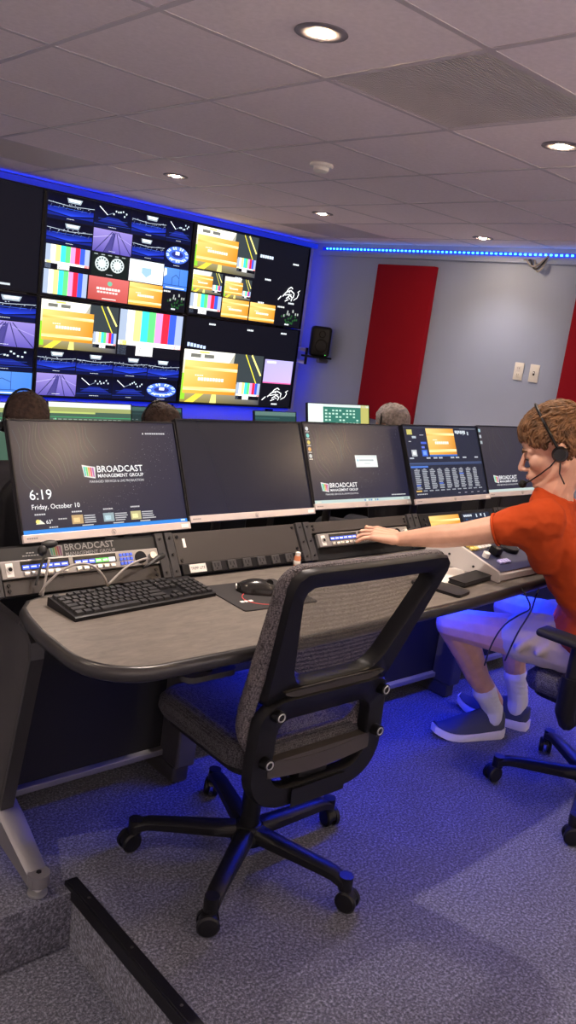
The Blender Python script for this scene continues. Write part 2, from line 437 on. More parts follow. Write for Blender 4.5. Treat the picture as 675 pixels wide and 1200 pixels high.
for i in range(-5, 7):
    x = GX0+GP*i
    if XL < x < XR: MB().b2((x-.010, YN, CEIL-.0022), (x+.010, YB, CEIL-.0003)).b2((x-.001, YN, CEIL-.0003), (x+.001, YB, CEIL+.04)).build('grid_bar', 'tbar', ceiling)
for j in range(-6, 7):
    y = GY0+GP*j
    if YN < y < YB: MB().b2((XL, y-.010, CEIL-.0018), (XR, y+.010, CEIL-.0003)).b2((XL, y-.001, CEIL-.0003), (XR, y+.001, CEIL+.04)).build('grid_bar', 'tbar', ceiling)
VL = ['large perforated air grille in the ceiling beside a downlight over the chairs', 'perforated air grille in the ceiling close to the screen wall, far end', 'perforated air grille in the ceiling near the corner of the blue lights']
vents_sorted = sorted(vents, key=lambda t: (t[1], t[0]))
for k, (i, j) in enumerate(vents_sorted):
    x0, y0 = GX0+GP*i, GY0+GP*j; x1, y1 = x0+GP, y0+GP
    v = thing('ceiling_vent', [VL[0], VL[1], VL[2]][k], 'vent', (x0+GP/2, y0+GP/2, CEIL))
    b = MB(); f_ = .014
    h = GP/2-.004
    b.b2((-h, -h, 0), (h, -h+f_, .012)).b2((-h, h-f_, 0), (h, h, .012)).b2((-h, -h+f_, 0), (-h+f_, h-f_, .012)).b2((h-f_, -h+f_, 0), (h, h-f_, .012))
    b.build('frame', 'tbar', v)
    MB().b2((-h, -h, .030), (h, h, .034)).build('backing', 'vent_dark', v)
    b = MB(); n = 48
    for q in range(n):
        yy = -h+f_+(2*h-2*f_)*(q+.5)/n
        b.b2((-h+f_, yy-.0031, .001), (h-f_, yy+.0031, .004))
    for q in range(14):
        xx = -h+f_+(2*h-2*f_)*(q+.5)/14
        b.b2((xx-.0012, -h+f_, .0041), (xx+.0012, h-f_, .006))
    o = b.build('slats', 'vent_metal', v); o['kind'] = 'stuff'

LLAB = {0: 'bright recessed downlight over the empty office chair', 1: 'recessed downlight over the seated person', 2: 'recessed downlight in front of the left part of the screen wall',
        3: 'recessed downlight near the corner of the screens and the blue light strip', 4: 'recessed downlight beside the blue light strip above the red panel',
        7: 'unseen narrow-beam downlight behind the empty chair, added for its glow in the displays', 8: 'unseen narrow-beam downlight behind the seated person, added for its glow in the displays',
        9: 'added unseen downlight by the far side wall, above the stair landing', 10: 'added unseen downlight by the far side wall behind the landing', 11: 'added unseen downlight by the far side wall near the screens',
        5: 'recessed downlight between the seated person and the wall of red panels', 6: 'recessed downlight over the stair landing beside the console end'}
for k, (x, y) in enumerate(LIGHTS):
    t = thing('downlight', LLAB.get(k, 'added unseen downlight in the row behind the console chairs'), 'ceiling light', (x, y, CEIL), group='recessed ceiling downlights')
    b = MB(); b.loft([[(r*math.cos(2*PI*j/32), r*math.sin(2*PI*j/32), z) for j in range(32)] for r, z in [(.026, .0), (.068, .0), (.070, -.003), (.056, -.0055), (.030, -.004), (.026, -.002)]], closed=True)
    b.build('trim_ring', 'trim_white', t, smooth=40)
    MB().loft([[(r*math.cos(2*PI*j/32), r*math.sin(2*PI*j/32), z) for j in range(32)] for r, z in [(.0265, -.001), (.0265, .02), (.0265, .036)]], cap=False).build('reflector', 'reflector', t, smooth='all')
    big = 1.7 if k in NARROW else 1.0      # bulbs enlarged and lowered so their glow shows more in the console displays
    MB().lathe([(.002, -.0105*big*1.5 if big > 1 else -.0105), (.012*big, -.0095*big), (.020*big, -.0055*big), (.0245*big, .001), (.0245, .004), (.0245, .034)], n=24).build('bulb', 'bulb', t, smooth=50)
    L = bpy.data.lights.new('downlight_beam', 'SPOT'); L.energy = SPOT_W*LAMP_GAIN.get(k, 1); L.color = WARM
    L.spot_size = math.radians(NARROW.get(k, 116)); L.spot_blend = 0.95; L.shadow_soft_size = 0.022
    lo = bpy.data.objects.new('downlight_beam', L); COL.objects.link(lo); lo.location = (0, 0, -.030); lo.parent = t
# smoke detector
t = thing('smoke_detector', 'round white smoke detector on the ceiling between downlights', 'smoke detector', (2.739, 2.999, CEIL))
MB().lathe([(.052, 0), (.055, -.010), (.050, -.016), (.004, -.018)]).build('base', 'white_plastic', t, smooth=40)
MB().lathe([(.036, -.015), (.034, -.030), (.026, -.037), (.002, -.038)]).build('sensor_cap', 'white_plastic', t, smooth=40)

# ---- blue light strip along the head of the right wall, and a raceway under it
def area(name, loc, size, energy, col, direction, parent=None):
    L = bpy.data.lights.new(name, 'AREA'); L.shape = 'RECTANGLE'; L.size, L.size_y = size; L.energy = energy; L.color = col
    o = bpy.data.objects.new(name, L); COL.objects.link(o)
    d = V(direction).normalized(); xa = V((1, 0, 0)) if abs(d.x) < .5 else V((0, 1, 0))
    za = -d; ya = za.cross(xa).normalized(); xa = ya.cross(za)
    M_ = Matrix((xa, ya, za)).transposed().to_4x4(); M_.translation = loc; 
    if parent is not None: M_.translation = V(loc)-wl(parent)
    o.matrix_world = M_
    if parent is not None:
        o.parent = parent
    return o
t = thing('led_strip', 'strip of blue lights along the top of the wall above the red panels', 'light strip', (XR, 3.0, 2.125))
MB().b2((XR-.006, -1.4, 2.112), (XR-.001, 5.48, 2.139)).build('tape', 'led_base', t, world=True)
b = MB()
y = -1.3
while y < 5.45:
    b.box((XR-.009, y, 2.126), (.006, .016, .011)); y += .040
b.build('light_dots', 'led_blue', t, world=True)['kind'] = 'stuff'
area('led_glow', (XR-.02, 2.2, 2.126), (6.4, .01), 5.0, BLUE, (-.55, 0, -1), t)
MB().b2((XR-.032, -1.4, 2.066), (XR, 5.5, 2.098), bev=.004).build('trim_1', 'wallpaint')['kind'] = 'structure'
# cables that droop from the strip
t = thing('cable_loop', 'bundle of grey cables looping down from the wall trim beside blue strip', 'cable', (XR-.04, 3.42, 2.10))
for k, (w_, dpt) in enumerate([(.10, .09), (.13, .075), (.16, .06)]):
    MB().tube(arc(lambda u: (XR-.03-.008*k-.02*math.sin(PI*u), 3.42-.06+w_*u*1.1-.10, 2.115-dpt*math.sin(PI*min(1, u*1.15))-.03*u), 0, 1, 14), .006, 8).build('cable', ['cable_grey', 'console_grey', 'cable_grey'][k], t, smooth='all', world=True)

# ---- wall things
def acoustic(name, y0, y1, z0, z1, label):
    o = MB().b2((XR-.05, y0, z0), (XR-.0005, y1, z1), bev=.006).build(name, 'red_fabric', smooth=30); return tag(o, label, 'acoustic panel', 'red acoustic panels on the wall')
acoustic('acoustic_panel', 4.195, 4.775, .80, 2.015, 'tall red fabric acoustic panel next to the wall loudspeaker')
acoustic('acoustic_panel', 2.42, 2.995, .80, 2.015, 'tall red fabric acoustic panel behind the head of the person in orange')
for k, (yc, lab) in enumerate([(3.346, 'white wall plate with two outlet sockets, nearer the red panel by the loudspeaker'), (3.222, 'white wall plate with a single switch slot, beside the outlet plate')]):
    t = thing('wall_plate', lab, 'wall plate', (XR, yc, 1.343))
    MB().b2((-.007, -.037, -.060), (0, .037, .060), bev=.004).build('plate', 'white_plastic', t, smooth=40)
    if k == 0:
        for dz in (-.022, .022):
            s_ = MB().b2((-.010, -.015, dz-.016), (-.006, .015, dz+.016), bev=.003).build('socket', 'white_plastic', t)
            MB().b2((-.0108, -.007, dz-.006), (-.0098, -.005, dz+.005)).b2((-.0108, .005, dz-.006), (-.0098, .007, dz+.005)).build('slot', 'black_matte', s_)
    else:
        MB().b2((-.0085, -.007, -.014), (-.006, .007, .014)).build('slot', 'console_grey', t)
        MB().b2((-.014, -.004, .0), (-.008, .004, .010)).build('lever', 'white_plastic', t)
# loudspeaker on bracket
t = thing('loudspeaker', 'small black studio loudspeaker with rounded corners on a wall bracket', 'loudspeaker', (5.03, 5.24, 1.2275), math.radians(-36))
MB().box((0, 0, .125), (.165, .16, .25), bev=.028, seg=4).build('cabinet', 'black_plastic', t, smooth=40)
for z, r in ((.090, .058), (.185, .030)):
    c = MB().lathe([(r, 0), (r, .004), (r*.9, .006), (r*.82, .001), (r*.35, -.012), (r*.12, -.006), (.001, -.004)], n=28, cap=False)
    c.xf(Matrix.Translation((0, -.081, z)) @ Matrix.Rotation(PI/2, 4, 'X'))
    c.build('woofer' if r > .05 else 'tweeter', 'rubber', t, smooth=40)
MB().box((.045, -.081, .018), (.006, .003, .004)).build('power_light', 'led_green', t)
t = thing('speaker_bracket', 'black shelf bracket on two pale arms carrying the loudspeaker', 'bracket', (XR, 5.24, 1.22))
MB().box((-.14, 0, 0), (.22, .15, .016), bev=.004).b2((-.170, .06, -.006), (-.130, .135, .006)).build('shelf', 'black_plastic', t)
MB().cyl((0, .02, -.028), (-.10, .02, -.028), .02).build('arm', 'aluminium', t, smooth=40)
for k, dz in enumerate((.03, -.075)):
    MB().cyl((5.000, 5.360, 1.235+dz), (5.034, 5.560, 1.235+dz), .017).build('arm', 'alu_light', t, smooth=40, world=True)

MB().cyl((5.000, 5.358, 1.145), (5.000, 5.358, 1.285), .012).build('upright', 'black_plastic', t, smooth=40, world=True)

# ================================================================ VIDEO WALL
SW, SH = 1.20, 0.683
VY = 5.47
BARS = [(.55, .55, .55), (.75, .70, .02), (.02, .68, .66), (.02, .66, .05), (.68, .05, .55), (.75, .015, .02), (.02, .05, .62)]
K = (.004, .004, .008)
def bars(c, x0, y0, x1, y1, tail=True):
    c.full()
    cols = [(.35, .42, .55), (.9, .9, .85), (.95, .85, .25), (.05, .85, .80), (.12, .85, .20), (.92, .30, .60), (.85, .02, .05), (.04, .10, .65), (.35, .42, .60)]
    h = y0+(y1-y0)*(.68 if tail else 1)
    for i, q in enumerate(cols):
        a = x0+(x1-x0)*i/9; b_ = x0+(x1-x0)*(i+1)/9; c.rect(a, y0, b_, h, q)
    if tail:
        c.rect(x0, h, x1, y0+(y1-y0)*.78, (.9, .9, .9)); c.rect(x0, y0+(y1-y0)*.78, x1, y1, K)
        c.rect(x0+(x1-x0)*.02, h, x0+(x1-x0)*.13, y0+(y1-y0)*.78, (.75, .62, .02)); c.rect(x1-(x1-x0)*.11, h, x1, y0+(y1-y0)*.78, (.8, .03, .03))
        c.rect(x0+(x1-x0)*.28, y0+(y1-y0)*.74, x0+(x1-x0)*.55, y1, (1, 1, 1)); c.rect(x0, y0+(y1-y0)*.78, x0+(x1-x0)*.13, y1, (.10, .12, .17))
def lab(c, x0, x1, y):
    w_ = (x1-x0); k = random.uniform(.2, .34); m_ = (x0+x1)/2
    n = 5
    for i in range(n):
        a = m_-w_*k/2+w_*k*i/n; c.rect(a, y, a+w_*k/n*.82, y+.016, (.75, .8, .9))
def arena(c, x0, y0, x1, y1, kind=0):
    c.sub(x0, y0, x1, y1); c.rect(0, 0, 1, 1, (.004, .005, .02), [(.001, .001, .006), (.003, .005, .04), (.002, .004, .03), (.001, .001, .006)])
    rnd = random.Random(int(x0*977+y0*613))
    c.up()
    dx = rnd.uniform(-.1, .1)
    if kind == 0:
        c.poly([(0, .50), (0, .70), (.5, .80), (1, .66), (1, .47), (.5, .57)], (0, 0, 0), [(.005, .01, .16), (.01, .03, .42), (.02, .06, .75), (.01, .03, .42), (.005, .01, .16), (.008, .02, .25)])
        c.poly([(0, .74), (.0, .86), (1, .84), (1, .72), (.5, .84)], (.006, .015, .20)); c.up()
        c.line([(.0, .34), (.5, .40), (1, .33)], .010, (.45, .52, .62)); c.line([(.12, .52), (.85, .51)], .006, (.05, .14, .9))
        c.poly([(.32+dx, .08), (.35+dx, .27), (.62+dx, .27), (.66+dx, .08)], (.30, .36, .42)); c.up()
        c.poly([(.36+dx, .11), (.38+dx, .20), (.60+dx, .20), (.62+dx, .11)], (1.2, 1.25, 1.25))
        for i in range(6):
            a = .05+.17*i; c.line([(a+.03, .42), (a, .56)], .006, (.12, .15, .28))
        for i in range(14): a, b_ = rnd.random(), rnd.uniform(.30, .44); c.rect(a, b_, a+.02, b_+.03, (.35, .4, .5))
    elif kind == 1:
        c.poly([(.1, .75), (.35, .50), (.65, .50), (.95, .75)], (.008, .016, .20)); c.up()
        c.line([(.12, .12), (.35, .42)], .018, (.75, .82, .9)); c.line([(.35, .42), (.5, .30)], .010, (.2, .25, .35))
        for i in range(7): a, b_ = .5+.06*i+rnd.uniform(-.02, .02), rnd.uniform(.12, .34); c.rect(a, b_, a+.035, b_+.07, (.6, .72, .8))
        c.line([(0, .85), (1, .8)], .008, (.02, .05, .35)); c.line([(.1, .62), (.9, .58)], .006, (.03, .08, .5))
    else:
        n = 26
        c.poly([(.5+.47*math.cos(2*PI*i/n), .48-.36*math.sin(2*PI*i/n)) for i in range(n)], (.05, .12, .60)); c.up()
        for i in range(n):
            a, b_ = 2*PI*i/n, 2*PI*(i+.7)/n
            c.poly([(.5+.45*math.cos(a), .46-.32*math.sin(a)), (.5+.34*math.cos(a), .46-.20*math.sin(a)), (.5+.34*math.cos(b_), .46-.20*math.sin(b_)), (.5+.45*math.cos(b_), .46-.32*math.sin(b_))], (.55, .72, 1.1) if i % 3 else (.1, .2, .6))
        c.up(); c.poly([(.5+.24*math.cos(2*PI*i/n), .46-.13*math.sin(2*PI*i/n)) for i in range(n)], (.02, .03, .22)); c.up()
        c.rect(.42, .33, .58, .47, (.9, 1, 1.1)); c.rect(.25, .66, .75, .70, (.8, .9, 1.1))
    c.up(); lab(c, .1, .9, .91); c.full()
def track(c, x0, y0, x1, y1):
    c.sub(x0, y0, x1, y1); c.rect(0, 0, 1, 1, (.12, .09, .40), [(.28, .22, .55), (.09, .07, .33), (.10, .08, .38), (.25, .20, .55)]); c.up()
    for a, b_ in ((.30, .05), (.42, .28), (.52, .46), (.60, .72), (.72, 1.0)): c.line([(.55+(a-.5)*.35, .05), (b_, 1)], .018, (.02, .02, .10))
    c.poly([(.48, .1), (.30, 1), (.50, 1), (.56, .1)], (.06, .05, .22)); c.line([(0, .42), (.5, .2)], .012, (.45, .4, .75)); c.line([(1, .5), (.62, .2)], .012, (.35, .3, .65))
    c.up(); lab(c, .1, .9, .91); c.full()
def gold(c, x0, y0, x1, y1, words=True):
    c.sub(x0, y0, x1, y1); c.rect(0, 0, 1, 1, (.7, .35, .05), [(.95, .62, .20), (.75, .40, .06), (.55, .20, .01), (.70, .30, .03)]); c.up()
    c.rect(0, .18, 1, .27, (.9, .6, .2), [(.9, .55, .15), (.75, .36, .05), (1.0, .75, .30), (1.3, 1.0, .55)])
    c.rect(0, .80, 1, .90, (1, .8, .4), [(.9, .6, .2), (1.2, .9, .4), (.9, .6, .2), (1.3, 1.0, .6)]); c.up()
    if words:
        for i in range(9): c.rect(.26+.055*i, .50, .26+.055*i+.045, .60, (1, .9, .72))
        for i in range(4): c.rect(.20+.04*i, .42, .20+.04*i+.03, .46, (.95, .8, .6))
    c.full()
def road(c, x0, y0, x1, y1, ttl=True):
    """slide over a road picture with bars in the corner"""
    c.sub(x0, y0, x1, y1); c.rect(0, 0, 1, 1, (.05, .055, .06), [(.9, .85, .65), (.25, .2, .03), (.05, .05, .06), (.06, .07, .08)]); c.up()
    c.poly([(.0, .0), (.0, .2), (.55, .22), (.62, .0)], (.95, .92, .80))
    c.poly([(.62, .0), (.60, .6), (1, .6), (1, .0)], (.035, .045, .05)); c.up()
    c.line([(.76, .0), (.95, .62)], .012, (.8, .7, .05)); c.line([(.84, .0), (.985, .40)], .020, (.9, .8, .25))
    c.poly([(.22, .78), (.05, 1), (.16, 1), (.30, .80)], (.75, .60, .06)); c.poly([(.38, .8), (.36, 1), (.44, 1), (.43, .8)], (.8, .7, .2))
    c.poly([(0, .45), (0, .95), (.05, .95), (.05, .45)], (.25, .6, .03)); c.up()
    if ttl:
        c.rect(.08, .07, .20, .14, (.15, .15, .13)); c.rect(.24, .07, .36, .14, (.15, .15, .13)); c.rect(.18, .02, .3, .05, (.9, .75, .1))
    w_, h_ = x1-x0, y1-y0
    gold(c, x0+.02*w_, y0+.20*h_, x0+.67*w_, y0+.83*h_); bars(c, x0+.68*w_, y0+.56*h_, x0+.99*w_, y0+.90*h_); c.full()
def court(c, x0, y0, x1, y1):
    c.sub(x0, y0, x1, y1); c.rect(0, 0, 1, 1, (.05, .18, .62), [(.10, .25, .65), (.04, .15, .6), (.05, .18, .65), (.06, .2, .6)]); c.up()
    c.poly([(0, .05), (0, .45), (.12, .35), (.10, .05)], (.75, .8, .85)); c.line([(.35, .8), (.35, .45), (.5, .3), (.65, .45), (.65, .8)], .012, (.01, .03, .2)); c.line([(0, .8), (1, .8)], .012, (.01, .03, .2)); c.line([(.65, .0), (.65, .8)], .01, (.02, .05, .3))
    c.up(); c.rect(.1, .90, .9, .95, (.7, .75, .85)); c.full()
def specks(c, x0, y0, x1, y1):
    c.sub(x0, y0, x1, y1); rnd = random.Random(3)
    for i in range(10): c.rect(.02+.06*i, .04, .02+.06*i+.045, .12, (.7, .72, .72)) if i < 5 else None
    for i in range(8):
        a = rnd.uniform(.3, .9); b_ = rnd.uniform(.12, .5); c.rect(a, b_, a+.05, b_+.12, (.35, .38, .36))
    for i in range(16):
        a = rnd.uniform(.1, .9); b_ = rnd.uniform(.4, .85); c.rect(a, b_, a+.06, b_+.10, (.015, .07, .02))
    c.rect(.4, .9, .58, .97, (.7, .75, .8)); c.full()
def swirl(c, x0, y0, x1, y1):
    """white emblem of brush strokes on black"""
    c.sub(x0, y0, x1, y1); q = (.85, .87, .88)
    c.line([(.04, .80), (.16, .62)], .028, q); c.line([(.22, .62), (.36, .40), (.55, .30), (.70, .42), (.68, .62)], .028, q)
    c.line([(.36, .42), (.44, .24), (.55, .14), (.62, .22)], .026, q); c.line([(.38, .70), (.52, .52), (.64, .62), (.60, .78)], .026, q)
    c.line([(.34, .82), (.48, .72)], .024, q); c.line([(.70, .72), (.84, .60), (.90, .42), (.86, .30)], .020, q); c.line([(.84, .34), (.94, .24)], .018, q); c.line([(.30, .55), (.50, .48), (.60, .50)], .02, q); c.line([(.44, .60), (.56, .70)], .02, q); c.line([(.40, .34), (.52, .40)], .018, q); c.full()
def clocks(c, x0, y0, x1, y1):
    c.sub(x0, y0, x1, y1); c.rect(0, 0, 1, 1, (.006, .01, .01)); c.up(); asp = 1.45
    for cx in (.28, .70):
        c.disc(cx, .45, .19, .19*asp*1.2, (.55, .62, .62)); 
    c.up()
    for cx in (.28, .70):
        for i in range(12):
            a = 2*PI*i/12; c.disc(cx+.135*math.cos(a), .45+.235*math.sin(a), .022, .045, (.04, .06, .07), 6)
    c.up()
    for cx in (.28, .70): c.disc(cx, .45, .07, .15, (.85, .9, .9))
    for i in range(5): c.rect(.05+.19*i, .03, .15+.19*i, .07, (.3, .35, .35))
    lab(c, .1, .9, .90); c.full()
def crest(c, x0, y0, x1, y1):
    c.sub(x0, y0, x1, y1); c.rect(0, 0, 1, 1, (.8, .85, .9), [(.75, .82, .9), (.9, .9, .9), (.85, .88, .9), (.8, .85, .9)]); c.up()
    c.poly([(.36, .32), (.36, .58), (.5, .76), (.64, .58), (.64, .32)], (.30, .48, .62)); c.rect(.05, .93, .95, .97, (.4, .45, .55)); c.full()
def slide(c, x0, y0, x1, y1):
    c.sub(x0, y0, x1, y1); c.rect(0, 0, 1, 1, (.50, .08, .07), [(.55, .12, .12), (.40, .06, .05), (.48, .08, .07), (.58, .13, .12)]); c.up()
    c.disc(.52, .25, .06, .10, (.15, .45, .3))
    for i in range(8): c.rect(.20+.075*i, .44, .26+.075*i, .54, (.95, .75, .72)); 
    for i in range(7): c.rect(.22+.075*i, .60, .28+.075*i, .68, (.85, .6, .58))
    c.rect(.35, .9, .7, .94, (.85, .7, .68)); c.full()

def wall_screen(col, row, draw, label):
    x0 = 2.60+(col-1)*SW; z0 = .742+(1-row)*(SH+.003)
    t = thing('video_wall_display', label, 'display', (x0, VY, z0), group='displays of the video wall')
    MB().b2((.001, .012, .001), (SW-.001, .09, SH-.001)).build('housing', 'black_plastic', t)
    b = MB(); e = .010
    b.b2((.001, -.003, .001), (SW-.001, .012, e)).b2((.001, -.003, SH-e), (SW-.001, .012, SH-.001)).b2((.001, -.003, e), (e, .012, SH-e)).b2((SW-e, -.003, e), (SW-.001, .012, SH-e))
    b.build('bezel', 'black_satin', t)
    c = Canvas(SW-2*e, SH-2*e, .0004); c.rect(0, 0, 1, 1, K); c.up()
    if draw: draw(c)
    me = c.mesh('picture'); me.transform(Matrix.Translation((e, .011, e)))
    link('picture', me, 'wallscreen', t)
    return t
def d_tl(c): c.full(); c.rect(.78, .94, .84, .96, (.5, .55, .6))
def d_bl(c):
    arena(c, .28, .0, .64, .26); arena(c, .64, .0, 1, .26); track(c, .28, .27, .64, .52); track(c, .64, .27, 1, .52)
    arena(c, .28, .53, .64, .76, 1); arena(c, .64, .53, 1, .76, 1); court(c, .28, .77, .64, 1); court(c, .64, .77, 1, 1)
def d_tm(c):
    X_ = [0, .27, .545, .80, 1.0]; Y_ = [0, .22, .44, .735, 1.0]
    X1 = [.02, .285, .54, .80, 1.0]
    arena(c, .015, .01, .30, .25); arena(c, .305, .01, .55, .25, 1); arena(c, .555, .01, .80, .25); arena(c, .805, .01, .99, .25, 1)
    arena(c, .015, .26, .30, .49); track(c, .305, .26, .565, .49); arena(c, .57, .26, .80, .49); arena(c, .805, .26, .99, .52, 2)
    bars(c, .015, .50, .29, .735); clocks(c, .305, .505, .55, .735); crest(c, .56, .505, .805, .735); court(c, .81, .53, .99, .76)
    bars(c, .01, .745, .285, .985, False); slide(c, .295, .745, .565, .985); gold(c, .57, .745, .81, .985); specks(c, .815, .77, .99, .99)
def d_bm(c):
    road(c, .015, .01, .52, .50); bars(c, .53, .01, .995, .50)
    for i, k in enumerate((0, 0, 0, 0)): arena(c, .01+.25*i, .515, .255+.25*i, .75, k)
    track(c, .01, .76, .265, .99); arena(c, .27, .76, .51, .99, 1); arena(c, .515, .76, .75, .99, 1); arena(c, .755, .76, .995, .99, 2)
def d_tr(c):
    road(c, .02, .01, .53, .48); road(c, .02, .50, .26, .745, False); road(c, .28, .515, .51, .755, False)
    bars(c, .015, .76, .265, .985); gold(c, .275, .765, .505, .985); gold(c, .515, .765, .745, .985)
    c.full()
    for i in range(6): c.rect(.555+.02*i, .19, .572+.02*i, .225, (.6, .7, .85))
    for x, y in ((.86, .22), (.62, .46), (.36, .505), (.1, .50), (.58, .745), (.86, .70)):
        for i in range(4): c.rect(x+.014*i, y, x+.014*i+.011, y+.02, (.7, .75, .8))
    swirl(c, .75, .47, .97, .74); specks(c, .76, .75, .98, .99)
def d_br(c):
    road(c, .015, .37, .70, .99); c.full()
    c.rect(.715, .40, .985, .70, (.42, .36, .72), [(.40, .36, .75), (.45, .36, .72), (.5, .38, .70), (.42, .38, .78)])
    c.up(); c.rect(.735, .42, .82, .445, (.85, .85, .9)); c.rect(.715, .685, .985, .70, (.6, .1, .3))
    swirl(c, .715, .72, .985, .97); c.full()
    for x, y in ((.19, .045), (.52, .06), (.83, .05), (.82, .955)):
        for i in range(4): c.rect(x+.014*i, y, x+.014*i+.011, y+.02, (.7, .75, .8))
    for i in range(6): c.rect(.03+.026*i, .29+.005*i, .05+.026*i, .335+.003*i, (.5, .62, .9))
wall_screen(0, 0, d_tl, 'dark wall display, upper row, showing an almost black picture')
wall_screen(0, 1, d_bl, 'wall display under the dark one, with arena views and a violet track')
wall_screen(1, 0, d_tm, 'wall display of many small pictures with clocks, crest and red slide')
wall_screen(1, 1, d_bm, 'wall display with large colour bars beside a gold slide and arena views below')
wall_screen(2, 0, d_tr, 'upper wall display with three gold slides and black right half')
wall_screen(2, 1, d_br, 'lower wall display with one large gold slide and lavender rectangle')
# blue light around the video wall
t = thing('led_strip', 'blue light strip along the top edge of the video wall', 'light strip', (3.2, 5.5, 2.13))
MB().b2((1.2, VY+.005, 2.113), (5.08, VY+.035, 2.150)).build('tape', 'led_base', t, world=True)
area('led_glow', (3.2, VY+.07, 2.156), (3.7, .02), 1.4, BLUE, (0, -.2, 1), t)
t = thing('led_strip', 'blue light strip hidden behind the right edge of the video wall', 'light strip', (5.02, 5.54, 1.4))
MB().b2((4.985, 5.55, .75), (4.995, 5.575, 2.10)).build('tape', 'led_base', t, world=True)
area('led_glow', (5.005, 5.55, 1.43), (.02, 1.34), 0.8, BLUE, (1, -.6, 0), t)
t = thing('led_strip', 'blue light strip under the bottom edge of the video wall', 'light strip', (3.2, 5.54, .72))
MB().b2((1.3, 5.50, .728), (5.0, 5.53, .738)).build('tape', 'led_base', t, world=True)
area('led_glow', (3.2, 5.515, .722), (3.7, .02), 6.0, BLUE, (0, .25, -1), t)
# frame that carries the displays
t = thing('video_wall_frame', 'dark steel mounting frame behind the video wall displays', 'frame', (3.2, 5.57, FRONT))
for x in (1.6, 2.6, 3.8, 4.85): MB().b2((x-.03, VY+.09, FRONT), (x+.03, YB-.005, 2.06)).build('post', 'black_matte', t, world=True)
for z in (1.0, 1.75): MB().b2((1.45, VY+.091, z), (4.95, YB-.04, z+.05)).build('rail', 'black_matte', t, world=True)

# ================================================================ CONSOLE
DZ = 0.72                      # desk top height
# ---- worktop
def desk_outline():
    pts = [(3.9, 1.815), (0.93, 1.815)]
    # left rear corner, left side, big front-left radius, gently bowed front edge
    pts += [(.865, 1.79), (.832, 1.745), (.818, 1.69), (.806, 1.60)]
    cx, cy, r = .955, 1.475, .150
    pts += [(cx+r*math.cos(math.radians(a)), cy+r*math.sin(math.radians(a))) for a in range(180, 271, 10)]
    pts += [(1.3, 1.322), (1.7, 1.333), (2.1, 1.350), (2.5, 1.385), (2.9, 1.43), (3.4, 1.50), (3.9, 1.58)]
    return pts
t = thing('console_desktop', 'grey-brown laminate console worktop with black rounded edge and rounded corner', 'desk', (.82, 1.8, DZ-.035))
OUT = desk_outline()
def offs(P_, q):
    n = len(P_); o = []
    for i in range(n):
        a, b_, c_ = V(P_[i-1]), V(P_[i]), V(P_[(i+1) % n])
        n1 = V((-(b_-a).y, (b_-a).x)).normalized(); n2 = V((-(c_-b_).y, (c_-b_).x)).normalized()
        nn = (n1+n2).normalized(); k = q/max(.4, nn.dot(n1)); o.append((b_.x+nn.x*k, b_.y+nn.y*k))
    return o
TOP = offs(OUT, .014)
MB().prism(TOP, 'z', DZ-.033, DZ).build('top', 'laminate', t, world=True)
# bullnose edge band all round
loops = []
for q, z in [(.014, DZ-.0005), (.010, DZ+.001), (.004, DZ-.002), (0, DZ-.010), (-.001, DZ-.020), (.003, DZ-.030), (.012, DZ-.036), (.03, DZ-.036), (.03, DZ-.033)]:
    loops.append([(x, y, z) for x, y in offs(OUT, q)])
MB().loft(loops, cap=False).build('edge_band', 'edge_black', t, smooth=50, world=True)
MB().prism(offs(OUT, .03), 'z', DZ-.040, DZ-.0335).build('underside', 'black_matte', t, world=True)
t2 = MB().prism(rrect(.15, .05, .024, 6), 'z', 0, .014).build('desk_bracket', 'console_grey')
t2.location = (1.165, 1.44, .612); tag(t2, 'rounded plate hanging under the worktop edge beside the empty chair', 'bracket')
MB().cyl((0, 0, .014), (0, 0, .07), .01).build('stem', 'black_plastic', t2)

# ---- under-frame: end panel, feet, rails, modesty panel
t = thing('operator_console', 'dark lower structure of the console with end panel and aluminium foot', 'console', (.9, 1.95, 0))
prof = [(1.845, .13), (1.735, .590), (1.738, .625), (1.758, .645), (1.80, .650), (2.35, .66), (2.35, .13)]
MB().prism(prof, 'x', .862, .884).build('end_panel', 'console_grey', t, world=True)
MB().prism([(1.835, .13), (1.725, .590), (1.73, .632), (1.752, .655), (1.80, .662), (1.80, .650), (1.758, .645), (1.738, .625), (1.735, .590), (1.845, .13)], 'x', .858, .892).build('edge_trim', 'edge_black', t, world=True)
f_ = MB().loft([[(.880+sx*w_, y, z+sz) for sx, sz in ((-1, 0), (-1, h_), (-.7, h_+.006), (.7, h_+.006), (1, h_), (1, 0))] for y, z, w_, h_ in ((2.30, .075, .032, .085), (1.92, .075, .032, .085), (1.80, .055, .031, .060), (1.66, .030, .026, .026), (1.635, .028, .024, .022))]).build('foot', 'aluminium', t, smooth=40, world=True)
MB().cyl((.880, 1.65, .030), (.880, 1.65, .062), .027).build('foot_end', 'aluminium', f_, smooth=40, world=True)
MB().lathe([(.020, .0), (.024, .004), (.024, .010), (.012, .014), (.010, .032)], (.880, 1.65, 0)).build('levelling_pad', 'nickel', f_, smooth=40, world=True)
MB().cyl((.880, 1.65, .061), (.880, 1.65, .064), .007, n=6).build('bolt', 'black_satin', f_, world=True)
MB().b2((.892, 1.960, .074), (3.9, 1.985, .094), bev=.003).build('bottom_rail', 'aluminium', t, world=True)
MB().b2((.885, 1.985, .06), (3.9, 2.0, .66)).build('modesty_panel', 'black_matte', t, world=True)
for x in (1.475, 2.85): 
    MB().b2((x-.035, 1.88, .06), (x+.035, 1.98, .66), bev=.008).build('leg', 'console_grey', t, world=True)
    MB().b2((x-.03, 1.90, 0), (x+.03, 2.30, .06), bev=.008).build('foot', 'console_grey', t, world=True)
